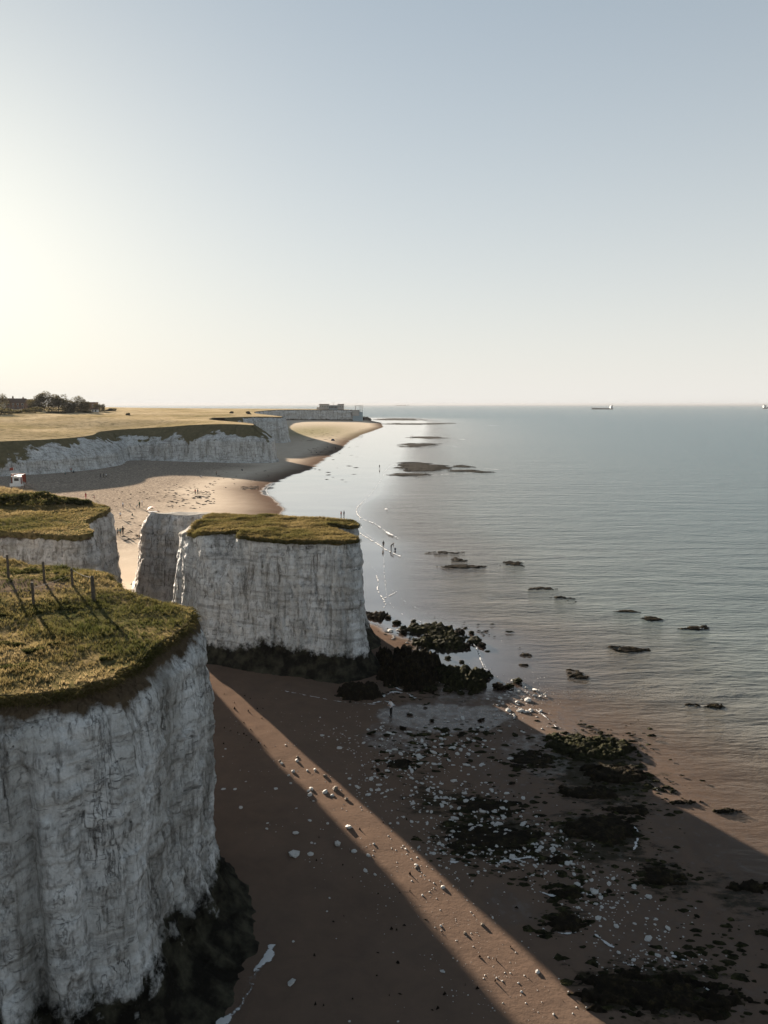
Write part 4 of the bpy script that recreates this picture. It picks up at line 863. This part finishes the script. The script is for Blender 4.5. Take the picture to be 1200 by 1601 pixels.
for i, (u, y, rx, rz, lb) in enumerate([(20, 455, 9, 2.2, 'dark scrub below the wide brown skyline tree'), (42, 450, 8, 2.0, 'dark scrub below the chimney house'), (60, 470, 7, 2.2, 'dark scrub at the foot of the tall clump'), (95, 480, 8, 1.8, 'scrub in front of the tallest skyline tree'), (118, 490, 6, 1.6, 'scrub under the shorter skyline trees'), (140, 505, 6, 1.7, 'dark scrub under the flat roofed house'), (181, 560, 4, 1.2, 'small bush past the last skyline tree'), (10, 430, 9, 1.8, 'scrub strip at the view edge below the houses'),
                                        (365, 640, 2.2, 1.2, 'small dark bush on the field skyline'), (392, 640, 2.2, 1.5, 'round dark bush on the field skyline nearer the sea'), (208, 480, 1.5, 1.2, 'lone bush in the open field')]):
    x = (u-600)/FPX*y*1.01; z = float(z_field(np.array([x]), np.array([y]))[0]); bush(x, y, z-.3, rx, rx*.6, rz, lb, 300+i, .45, 700, 'scrub in the clifftop field', M_LEAFT)

# ------------------------------------------------------------------ houses on the skyline
M_BRICK = plain('house_brick', (.20, .12, .085), .85, .3, 1.0); M_REND = plain('house_render', (.45, .42, .38), .85, .2, 1.0); M_ROOF = plain('roof_tile', (.13, .085, .065), .85, .3, 1.5); M_GLASS = plain('window_glass', (.03, .035, .04), .15, .2, 1.0, .6); M_WHITE = plain('white_paint', (.70, .69, .66), .6, .12, 2.0)
def house(u, y, w, d, h, roof_h, label, wallm, rz=.0, flat=False, chim=True, name='house'):
    x = (u-600)/FPX*y*1.01; z = float(z_field(np.array([x]), np.array([y]))[0]); T = empty(name, (x, y, z-.5), rz)
    MB().box(-w/2, w/2, -d/2, d/2, -1, h).build('wall', wallm, T)
    r = (MB().box(-w/2-.25, w/2+.25, -d/2-.25, d/2+.25, h+.003, h+.35) if flat else MB().gable(-w/2, w/2, -d/2, d/2, h+.003, h+roof_h, .35)).build('roof', M_ROOF, T)
    if chim: MB().box(-w*.2-.45, -w*.2+.45, -.4, .4, h+roof_h*.4, h+roof_h+1.5).box(-w*.2-.2, -w*.2+.2, -.2, .2, h+roof_h+1.5, h+roof_h+1.9).build('chimney', M_BRICK, r)
    n = max(2, int(w/3))
    for fl in range(2 if h > 4 else 1):
        for i in range(n):
            cx = -w/2+w*(i+.5)/n; zc = 1.4+fl*2.6
            f = MB().box(cx-.62, cx+.62, -d/2-.06, -d/2+.02, zc-.7, zc+.7).build('window', M_WHITE, T); MB().box(cx-.5, cx+.5, -d/2-.085, -d/2-.055, zc-.58, zc+.58).build('pane', M_GLASS, f)
    MB().box(w*.05, w*.05+1.0, -d/2-.05, -d/2+.02, -.4, 1.8).build('door', M_ROOF, T)
    tag(T, label, 'house', 'houses on the skyline'); return T
house(38, 560, 13, 9, 5.2, 3.2, 'skyline house with tall chimney beside the tall clump', M_BRICK, .2); house(20, 575, 12, 9, 5.0, 3.4, 'skyline house with pale gable nearer the view edge', M_REND, -.3); house(52, 590, 10, 8, 5.2, 2.8, 'skyline house half hidden behind the low tree', M_REND, .1)
house(149, 580, 11, 8, 6.2, .3, 'flat roofed brick house behind the skyline trees', M_BRICK, .1, True, False); house(157, 530, 4, 3, 2.2, 1.0, 'tiny white outhouse under the leaning tree', M_WHITE, .0, False, False); house(34, 500, 9, 4, 2.2, .9, 'long low glasshouse roof in front of the chimney house', M_REND, .05, False, False)

# ------------------------------------------------------------------ building and ruin on the far tip
M_CONC = plain('old_concrete', (.36, .34, .31), .85, .3, .6); M_BLUE = plain('blue_panel', (.26, .34, .38), .4, .2, .8)
bxx, byy = (520-600)/FPX*1300, 1300.0; bz = 21.0
T = empty('clifftop_building', (bxx, byy, bz)); tag(T, 'low flat roofed building with blue glazed centre on the far cliff tip', 'building')
w1 = MB().box(-22, -6, -8, 8, -3, 8.2).build('wall', M_CONC, T); w2 = MB().box(10, 20, -8, 8, -3, 8.2).build('wall', M_CONC, T); MB().box(-5.99, 9.99, -6, 7, -3, 6.4).build('glazed_centre', M_BLUE, T)
MB().box(-22.6, -5.4, -8.6, 8.6, 8.203, 9.0).build('roof', M_ROOF, T); MB().box(9.4, 20.6, -8.6, 8.6, 8.203, 9.0).build('roof', M_ROOF, T); MB().box(-6.2, 10.2, -6.5, 7.5, 6.403, 7.0).build('roof', M_CONC, T)
MB().tube([(2, 0, 7), (2, 0, 13)], [.35, .3], 6).build('mast', M_CONC, T); MB().box(-27, -22.01, -6, 6, -3, 3.5).build('porch', M_REND, T)
for i in range(5): f = MB().box(-20.5+i*3, -18.7+i*3, -8.12, -7.98, 3.0, 5.6).build('window', M_WHITE, T); MB().box(-20.3+i*3, -18.9+i*3, -8.17, -8.11, 3.2, 5.4).build('pane', M_GLASS, f)
for i in range(3): f = MB().box(11.4+i*3, 13.0+i*3, -8.12, -7.98, 3.0, 5.6).build('window', M_WHITE, T); MB().box(11.6+i*3, 12.8+i*3, -8.17, -8.11, 3.2, 5.4).build('pane', M_GLASS, f)
for i in range(6): MB().box(-5.2+i*2.5, -3.2+i*2.5, -6.06, -5.95, 1.2, 5.6).build('pane', M_GLASS, T)
rx_, ry_ = (559-600)/FPX*1285, 1280.0
T = empty('ruined_tower', (rx_, ry_, 2.0)); tag(T, 'pale ruined seaward wall with open frame of posts at the far cliff tip', 'ruin')
MB().box(-8, 9, 0, 9, -2, 14.5).build('wall', M_BLUE, T); MB().box(-8.6, 3, -1.2, -.01, 8, 18.0).build('wall', M_CONC, T)
for px_ in (-3.5, 4.5, 8.0): MB().box(px_-.45, px_+.45, 3, 4, 14.503, 24.5).build('post', M_CONC, T)
MB().box(-4.2, 8.7, 2.9, 4.1, 24.503, 25.4).build('beam', M_CONC, T)
ledge(562, 655.5, 16, 2.2, 4.5, 'dark rock apron under the ruined wall at the far tip', cat='reef', seed=80, mat=M_WEED, name='reef', rough=.8)

# ------------------------------------------------------------------ lifeguard hut
M_RED = plain('red_paint', (.22, .05, .035), .6, .2, 3); M_ORANGE = plain('orange_cloth', (.16, .030, .008), .8, .15, 3); M_WOOD = plain('grey_wood', (.25, .20, .155), .85, .3, 4); M_NAVY = plain('navy_cloth', (.03, .04, .07), .8, .2, 6)
hx, hy, hz = hit(28, 764); T = empty('lifeguard_hut', (hx, hy, hz), .15); tag(T, 'white raised lifeguard hut with ramp on the beach', 'hut')
MB().box(-1.9, 1.9, -1.6, 1.6, 1.05, 1.45).box(-1.9, 1.5, -1.75, -1.601, .9, 1.9).build('platform', M_WHITE, T)
for a in (-1.6, 1.6):
    for b in (-1.3, 1.3): MB().box(a-.12, a+.12, b-.12, b+.12, -.4, 1.05).build('leg', M_WOOD, T)
cb = MB().box(-1.2, 1.1, -1.0, 1.0, 1.453, 3.9).build('cabin', M_WHITE, T); MB().box(-.7, .7, -1.04, -.99, 2.6, 3.5).build('window', M_GLASS, cb); MB().box(1.095, 1.14, -.5, .4, 1.46, 3.4).build('door', M_RED, cb)
MB().add([(-1.5,-1.3,4.1),(1.6,-1.3,4.55),(1.6,1.3,4.55),(-1.5,1.3,4.1),(-1.5,-1.3,3.903),(1.6,-1.3,4.3),(1.6,1.3,4.3),(-1.5,1.3,3.903)], [(0,1,2,3),(7,6,5,4),(4,5,1,0),(5,6,2,1),(6,7,3,2),(7,4,0,3)]).build('roof', M_WHITE, T)
MB().box(-2.3, 2.2, 1.1, 1.4, 4.6, 4.75).box(-2.3, -2.1, 1.15, 1.35, 1.45, 4.6).box(2.0, 2.2, 1.15, 1.35, 1.45, 4.6).build('shade_frame', M_ORANGE, T); MB().box(-2.05, -1.25, 1.2, 1.3, 2.0, 4.5).box(1.15, 1.98, 1.2, 1.3, 2.0, 4.5).build('shade_cloth', M_RED, T)
MB().add([(1.9,-.7,1.45),(1.9,.7,1.45),(5.2,.7,-.1),(5.2,-.7,-.1),(1.9,-.7,1.3),(1.9,.7,1.3),(5.2,.7,-.25),(5.2,-.7,-.25)], [(0,3,2,1),(4,5,6,7),(0,4,7,3),(1,2,6,5),(0,1,5,4),(3,7,6,2)]).build('ramp', M_WOOD, T)
MB().tube([(1.9,-.72,2.4),(5.2,-.72,.85)], [.06,.06], 5).tube([(1.9,-.72,1.4),(1.9,-.72,2.4)], [.06,.06], 5).tube([(3.5,-.72,.6),(3.5,-.72,1.65)], [.06,.06], 5).tube([(5.2,-.72,-.2),(5.2,-.72,.85)], [.06,.06], 5).build('handrail', M_WOOD, T)
MB().tube([(-1.5,1.6,1.4),(-1.5,1.6,6.9)], [.07,.05], 6).build('flagpole', M_WHITE, T); MB().add([(-1.55,1.6,6.8),(-2.7,1.75,6.6),(-2.75,1.65,5.7),(-1.55,1.6,5.9),(-1.55,1.63,6.8),(-2.7,1.78,6.6),(-2.75,1.68,5.7),(-1.55,1.63,5.9)], [(0,1,2,3),(7,6,5,4),(0,4,5,1),(1,5,6,2),(2,6,7,3),(3,7,4,0)]).build('flag', M_RED, T)

# orange beach tent behind the narrow stack
tx, ty, tz = hit(238, 800); m = MB(); K = 9; A = 14
v = [(math.cos(math.pi*i/A)*1.35, (j/(K-1)-.5)*2.0*(.55+.45*math.sin(math.pi*i/A)), math.sin(math.pi*i/A)*1.35) for i in range(A+1) for j in range(K)]
m.add(v, [(i*K+j, (i+1)*K+j, (i+1)*K+j+1, i*K+j+1) for i in range(A) for j in range(K-1)]); T = empty('beach_tent', (tx, ty, tz), .4); tag(T, 'small orange dome beach tent behind the narrow stack', 'tent')
m.build('canopy', M_ORANGE, T, True); MB().add([(-1.2,.9,.02),(1.2,.9,.02),(1.2,-.9,.02),(-1.2,-.9,.02)], [(0,3,2,1)]).build('groundsheet', M_NAVY, T)

# ------------------------------------------------------------------ ships
M_HULL = plain('dark_hull', (.05, .055, .06), .6, .2, .05); M_SUP = plain('pale_superstructure', (.42, .46, .46), .6, .15, .05)
def ship(u, v, lpx, label, flip=False):
    x, y = gz(u, v, 0); L = lpx/FPX*y; k = L/130.0; T = empty('cargo_ship', (x, y, 0), math.pi if flip else 0.0)
    pr = [(-65, 9), (-58, 0), (58, 0), (64, 0), (65, 7), (50, 6.5), (48, 5.5), (-50, 5.5), (-53, 8.5)]
    vv = []
    for yy, sc_ in ((-9, .96), (9, .96)): vv += [(a*k, yy*k*(1 if abs(a) < 55 else .35), b*k-1*k*(b == 0)) for a, b in pr]
    n = len(pr); MB().add(vv, [tuple(range(n)), tuple(range(2*n-1, n-1, -1))]+[(i, i+n, (i+1) % n+n, (i+1) % n) for i in range(n)]).build('hull', M_HULL, T)
    MB().box(47*k, 61*k, -7*k, 7*k, 5.6*k, 18*k).box(48*k, 56*k, -9*k, 9*k, 18*k, 21*k).build('bridge', M_SUP, T); MB().box(57*k, 60.5*k, -2*k, 2*k, 18.01*k, 25*k).build('funnel', M_HULL, T); MB().tube([(-55*k, 0, 7*k), (-55*k, 0, 19*k)], [.6*k, .4*k], 6).build('mast', M_SUP, T)
    for i in range(4): MB().box((-46+i*23)*k, (-27+i*23)*k, -6.5*k, 6.5*k, 5.51*k, 7.6*k).build('hatch', M_HULL, T)
    return tag(T, label, 'ship', 'cargo ships on the horizon')
ship(628, 634.6, 18, 'faint distant cargo ship near the far headland'); ship(941, 640.0, 34, 'dark hulled cargo ship on the open horizon'); ship(1209, 639.0, 34, 'cargo ship cut off by the view edge', True)

# ------------------------------------------------------------------ people
M_SKIN = plain('skin', (.30, .18, .13), .6, .1, 6); M_HAIR = plain('hair', (.03, .022, .016), .7, .2, 10)
CL = {n: plain('cloth_'+n, c, .85, .2, 8) for n, c in {'white': (.62, .62, .64), 'black': (.015, .015, .017), 'navy': (.025, .03, .06), 'red': (.32, .05, .05), 'grey': (.18, .18, .19), 'green': (.05, .10, .06), 'teal': (.06, .14, .15), 'tan': (.28, .20, .13), 'blue': (.08, .14, .30), 'pink': (.45, .20, .22)}.items()}
def body(pose):
    J = {'pel': (0, 0, .95), 'waist': (0, 0, 1.10), 'chest': (0, 0, 1.30), 'neck': (0, 0, 1.47), 'jaw': (0, .02, 1.54), 'head': (0, .015, 1.63), 'crown': (0, 0, 1.70)}
    for s_, sd in ((-1, 'L'), (1, 'R')):
        J.update({'sh'+sd: (.18*s_, 0, 1.41), 'el'+sd: (.25*s_, -.02, 1.13), 'wr'+sd: (.26*s_, .06, .88), 'ha'+sd: (.26*s_, .08, .79), 'hip'+sd: (.09*s_, 0, .90), 'kn'+sd: (.10*s_, .02, .48), 'an'+sd: (.10*s_, -.02, .07), 'to'+sd: (.11*s_, .15, .03)})
    if pose == 'walk': J.update({'knL': (-.1, .16, .50), 'anL': (-.1, .22, .08), 'toL': (-.1, .38, .05), 'knR': (.1, -.02, .48), 'anR': (.1, -.26, .10), 'toR': (.1, -.10, .03), 'elL': (-.24, -.14, 1.15), 'wrL': (-.24, -.16, .91), 'haL': (-.24, -.13, .82), 'elR': (.24, .08, 1.14), 'wrR': (.24, .26, .97), 'haR': (.24, .33, .92)})
    if pose == 'look': J.update({'elL': (-.24, .12, 1.16), 'wrL': (-.10, .32, 1.22), 'haL': (-.04, .38, 1.26), 'elR': (.24, .12, 1.16), 'wrR': (.10, .32, 1.22), 'haR': (.04, .38, 1.26), 'jaw': (0, .06, 1.52), 'head': (0, .07, 1.61), 'crown': (0, .05, 1.68)})
    if pose == 'bend':
        J.update({'waist': (0, .09, 1.05), 'chest': (0, .27, 1.17), 'neck': (0, .42, 1.25), 'jaw': (0, .50, 1.24), 'head': (0, .56, 1.28), 'crown': (0, .62, 1.31)})
        for s_, sd in ((-1, 'L'), (1, 'R')): J.update({'sh'+sd: (.18*s_, .36, 1.22), 'el'+sd: (.22*s_, .44, .95), 'wr'+sd: (.18*s_, .52, .72), 'ha'+sd: (.16*s_, .54, .63)})
    if pose == 'sit':
        for k in list(J): J[k] = (J[k][0], J[k][1], J[k][2]-.83)
        for s_, sd in ((-1, 'L'), (1, 'R')): J.update({'kn'+sd: (.14*s_, .40, .42), 'an'+sd: (.13*s_, .62, .06), 'to'+sd: (.13*s_, .80, .04), 'el'+sd: (.26*s_, .10, .36), 'wr'+sd: (.16*s_, .32, .42), 'ha'+sd: (.12*s_, .40, .44)})
    R = {'pel': .135, 'waist': .12, 'chest': .145, 'neck': .055, 'jaw': .07, 'head': .098, 'crown': .06, 'sh': .062, 'el': .043, 'wr': .030, 'ha': .036, 'hip': .095, 'kn': .062, 'an': .042, 'to': .036}
    E = [('pel', 'waist', 1), ('waist', 'chest', 1), ('chest', 'neck', 1), ('neck', 'jaw', 0), ('jaw', 'head', 0), ('head', 'crown', 0)]
    for sd in 'LR': E += [('chest', 'sh'+sd, 1), ('sh'+sd, 'el'+sd, 1), ('el'+sd, 'wr'+sd, 0), ('wr'+sd, 'ha'+sd, 0), ('pel', 'hip'+sd, 2), ('hip'+sd, 'kn'+sd, 2), ('kn'+sd, 'an'+sd, 2), ('an'+sd, 'to'+sd, 3)]
    ks = list(J); ix = {k: i for i, k in enumerate(ks)}; me = bpy.data.meshes.new('body'); me.from_pydata([J[k] for k in ks], [(ix[a], ix[b]) for a, b, _ in E], [])
    o = bpy.data.objects.new('body', me); C.objects.link(o); md_ = o.modifiers.new('s', 'SKIN'); md_.use_smooth_shade = True
    for i, k in enumerate(ks):
        r = R[k] if k in R else R[k[:-1]]; sv = me.skin_vertices[0].data[i]; sv.radius = (r*(1.25 if k in ('chest', 'pel', 'waist') else 1), r*(.85 if k in ('chest', 'waist') else 1)); sv.use_root = (k == 'pel')
    o.modifiers.new('d', 'SUBSURF').levels = 1
    dg = bpy.context.evaluated_depsgraph_get(); out = bpy.data.meshes.new_from_object(o.evaluated_get(dg)); bpy.data.objects.remove(o)
    bm = bmesh.new(); bm.from_mesh(out)
    for sd in 'LR':      # fingers and thumb
        h = Vector(J['ha'+sd]); d = (h-Vector(J['wr'+sd])).normalized(); a = d.orthogonal().normalized(); b = d.cross(a); tb = MB()
        for q, L in ((-.027, .075), (-.009, .085), (.009, .08), (.027, .062)): tb.tube([h+a*q, h+a*q+d*L*.6+b*.006, h+a*q*.95+d*L+b*.022], [.010, .009, .007], 5)
        tb.tube([h-d*.02+a*.03, h+a*.058+d*.01, h+a*.06+d*.045+b*.012], [.012, .010, .008], 5)
        vs_ = [bm.verts.new(p) for p in tb.v]
        for f in tb.f: bm.faces.new([vs_[i] for i in f])
    hd = Vector(J['head']); f_ = (Vector(J['head'])-Vector(J['neck'])).cross(Vector((1, 0, 0))).normalized()*-1
    if f_.y < 0 and pose != 'bend': f_ = -f_
    if pose == 'bend': f_ = Vector((0, .5, -.85))
    tb = MB(); tb.tube([hd+f_*.085+Vector((0, 0, .005)), hd+f_*.125+Vector((0, 0, -.02)), hd+f_*.09+Vector((0, 0, -.03))], [.010, .016, .012], 5)   # nose
    for e in (-1, 1): tb.tube([hd+Vector((.092*e, 0, .02)), hd+Vector((.108*e, -.01, 0)), hd+Vector((.094*e, 0, -.03))], [.015, .02, .012], 5)
    vs_ = [bm.verts.new(p) for p in tb.v]
    for f in tb.f: bm.faces.new([vs_[i] for i in f])
    for f in bm.faces:
        c = f.calc_center_median(); best = 9; mi = 0
        for a, b, mat in E:
            A, Bv = Vector(J[a]), Vector(J[b]); ab = Bv-A; t = max(0, min(1, (c-A).dot(ab)/ab.length_squared)); dd = (c-A-ab*t).length-(R[a if a in R else a[:-1]])
            if dd < best: best = dd; mi = mat
        f.material_index = mi; f.smooth = True
    bm.to_mesh(out); bm.free(); out.name = 'person_body'
    hv = bmesh.new(); bmesh.ops.create_uvsphere(hv, u_segments=12, v_segments=8, radius=.118); up = (Vector(J['crown'])-Vector(J['jaw'])).normalized()
    for v in list(hv.verts):
        if (v.co.dot(up) < -.02 and v.co.dot(f_) > -.03) or v.co.dot(f_) > .085: hv.verts.remove(v)
    for v in hv.verts: v.co = v.co+hd+up*.02-f_*.012
    hm = bpy.data.meshes.new('person_hair'); hv.to_mesh(hm); hv.free(); hm.materials.append(M_HAIR); hm.polygons.foreach_set('use_smooth', np.full(len(hm.polygons), True))
    for _ in range(4): out.materials.append(M_SKIN)
    return out, hm
BODY = {p: body(p) for p in ('stand', 'walk', 'look', 'bend', 'sit')}
def person(u, v, pose, top, leg, label, h=1.7, rz=0.0, group=None):
    x, y, z = hit(u, v); bmesh_, hair = BODY[pose]; o = bpy.data.objects.new('person', bmesh_); C.objects.link(o); s_ = h/1.7
    o.location = (x, y, z-.01); o.scale = (s_,)*3; o.rotation_euler = (0, 0, rz)
    for i, m in enumerate((M_SKIN, CL[top], CL[leg], CL['black'])): o.material_slots[i].link = 'OBJECT'; o.material_slots[i].material = m
    hh = bpy.data.objects.new('hair', hair); C.objects.link(hh); hh.parent = o
    return tag(o, label, 'person', group)
P_ = person
P_(611, 1121, 'look', 'white', 'black', 'person in white top and dark trousers on the shaded wet sand', 1.72, 2.2)
P_(599, 857, 'stand', 'black', 'black', 'slim dark figure standing at the foam line by a bending person', 1.55, .5); P_(611, 860, 'bend', 'black', 'black', 'dark clothed person bending over a bucket at the foam line', 1.78, -1.2)
P_(533, 809, 'stand', 'red', 'black', 'person in red standing just above the big stack grass edge', 1.65, 1); P_(537.5, 809, 'stand', 'navy', 'black', 'person in navy beside the one in red, above the big stack', 1.75, 1)
P_(593, 733, 'walk', 'black', 'black', 'lone dark walker on the bright wet sand of the bay', 1.8, .4); P_(642, 684, 'stand', 'tan', 'black', 'far wader in tan near the faint rock line', 1.8, 0); P_(645, 684, 'stand', 'grey', 'black', 'far wader in grey near the faint rock line', 1.8, 0)
P_(157, 748, 'walk', 'black', 'navy', 'person in black, first of three at the cliff shadow edge', 1.8, 1.5); P_(162, 747.5, 'walk', 'navy', 'black', 'person in navy, middle of three at the cliff shadow edge', 1.8, 1.5); P_(166, 747.5, 'walk', 'white', 'black', 'person in white, last of three at the cliff shadow edge', 1.75, 1.5)
P_(192, 794, 'stand', 'white', 'navy', 'person in white standing apart from the play group on the sand', 1.6, 1); P_(204, 793, 'bend', 'green', 'grey', 'child in green bending beside the play group', 1.3, 2)
P_(213, 795, 'bend', 'teal', 'grey', 'child in teal stooping in the play group', 1.3, -1); P_(218, 794, 'stand', 'green', 'black', 'adult in green standing in the play group', 1.75, 1); P_(222, 791, 'stand', 'white', 'grey', 'adult in pale top at the back of the play group', 1.7, 2)
P_(188, 811, 'walk', 'white', 'tan', 'pale dressed walker between play group and second headland', 1.7, -2.4); P_(207, 806, 'sit', 'green', 'grey', 'child in green sitting below the play group', 1.2, 1)
P_(184, 838, 'stand', 'grey', 'black', 'person in grey, one of three throwing long shadows at the gap', 1.7, 1); P_(188, 838, 'stand', 'teal', 'black', 'person in teal, one of three throwing long shadows at the gap', 1.7, .5); P_(192, 836, 'stand', 'black', 'black', 'tall person in black, one of three throwing long shadows at the gap', 1.85, 1)
P_(218, 846, 'stand', 'tan', 'grey', 'person in tan alone in the sunlit gap', 1.6, 1)
P_(305, 773, 'stand', 'red', 'black', 'person in red of the pair beside weed drifts', 1.75, 1); P_(309, 773, 'stand', 'navy', 'black', 'person in navy of the pair beside weed drifts', 1.7, 1)
P_(314, 746, 'sit', 'white', 'navy', 'person in white sitting in the long cliff shadow', 1.7, 1); P_(338, 743, 'stand', 'tan', 'black', 'person in tan standing in the long cliff shadow', 1.6, 1); P_(378, 736, 'sit', 'navy', 'black', 'dark person sitting in shade closer to the sea', 1.7, 0)
P_(62, 740, 'sit', 'navy', 'black', 'person in navy sitting behind the lifeguard hut', 1.8, 1); P_(85, 739, 'walk', 'green', 'black', 'person in green walking in shade behind the hut', 1.8, 1); P_(102, 742, 'sit', 'teal', 'black', 'small seated person in teal in the shade', 1.4, 1); P_(111, 738, 'stand', 'red', 'black', 'person in red in shade below the chalk spur', 1.6, 1); P_(115, 739, 'sit', 'navy', 'black', 'person sitting beside the one in red in shade', 1.7, 1)
P_(134, 780, 'stand', 'red', 'red', 'person all in red on sunlit shingle behind the hedge', 1.8, 1); P_(147, 781, 'stand', 'pink', 'tan', 'child in pink near the person all in red', 1.2, 1)
P_(562, 672.5, 'sit', 'red', 'black', 'person in red sitting far up the beach', 1.8, 0); P_(566, 672.5, 'sit', 'tan', 'black', 'person in tan sitting far up the beach', 1.8, 0); P_(486, 708, 'sit', 'black', 'black', 'dark figure sitting by weed near the far shadow', 1.8, 0); P_(495, 708.5, 'sit', 'navy', 'black', 'figure in navy sitting by weed near the far shadow', 1.8, 1); P_(502, 708.5, 'sit', 'tan', 'black', 'figure in tan sitting by weed near the far shadow', 1.8, 2); P_(512, 701, 'stand', 'grey', 'black', 'person in grey standing on sunlit sand up the bay', 1.7, 0); P_(524, 703, 'stand', 'black', 'black', 'person in black standing on sunlit sand up the bay', 1.7, 0)
x, y, z = hit(615.5, 860); bk = MB(); bk.tube([(0,0,0),(0,0,.38)], [.17,.22], 12, 0, False).add([(math.cos(t)*.17, math.sin(t)*.17, .01) for t in [2*math.pi*i/12 for i in range(12)]], [tuple(range(12))]); T = empty('bucket', (x+.25, y-.1, z)); bk.build('pail', M_NAVY, T, True)
MB().tube([(.22*math.cos(t), 0, .38+.2*math.sin(t)) for t in np.linspace(0, math.pi, 9)], [.012]*9, 5).build('handle', M_POST, T); tag(T, 'dark bucket beside the bending person', 'bucket')
# driftwood post near the water
x, y, z = hit(403, 766); o = MB().tube([(0,0,-.3),(.05,0,.8),(.02,0,1.7)], [.09,.085,.06], 7).build('wooden_post', M_POST); o.location = (x, y, z); tag(o, 'short wooden post at the sand edge by a weed drift', 'post')
x, y, z = hit(520, 689); T = empty('beach_tent', (x, y, z)); MB().add([(-1.5,-1.1,0),(1.5,-1.1,0),(1.5,1.1,0),(-1.5,1.1,0),(-.9,0,1.5),(.9,0,1.5)], [(0,1,5,4),(2,3,4,5),(3,0,4),(1,2,5)]).build('canopy', M_NAVY, T); tag(T, 'dark small tent on sunlit sand up the bay', 'tent')


# ------------------------------------------------------------------ sea air
hm_, nt_ = new_mat('haze_air'); pv = nt_.nodes.new('ShaderNodeVolumePrincipled'); on = nt_.nodes.new('ShaderNodeOutputMaterial'); nt_.links.new(pv.outputs[0], on.inputs['Volume'])
pv.inputs['Color'].default_value = (.19, .20, .215, 1); pv.inputs['Density'].default_value = 5.0e-5; pv.inputs['Anisotropy'].default_value = .2
hz_ = MB().box(-48000, 48000, -6000, 52000, -4.0, 52.0).build('haze', hm_); tag(hz_, 'thin pale sea haze over everything', 'haze', None, 'stuff')
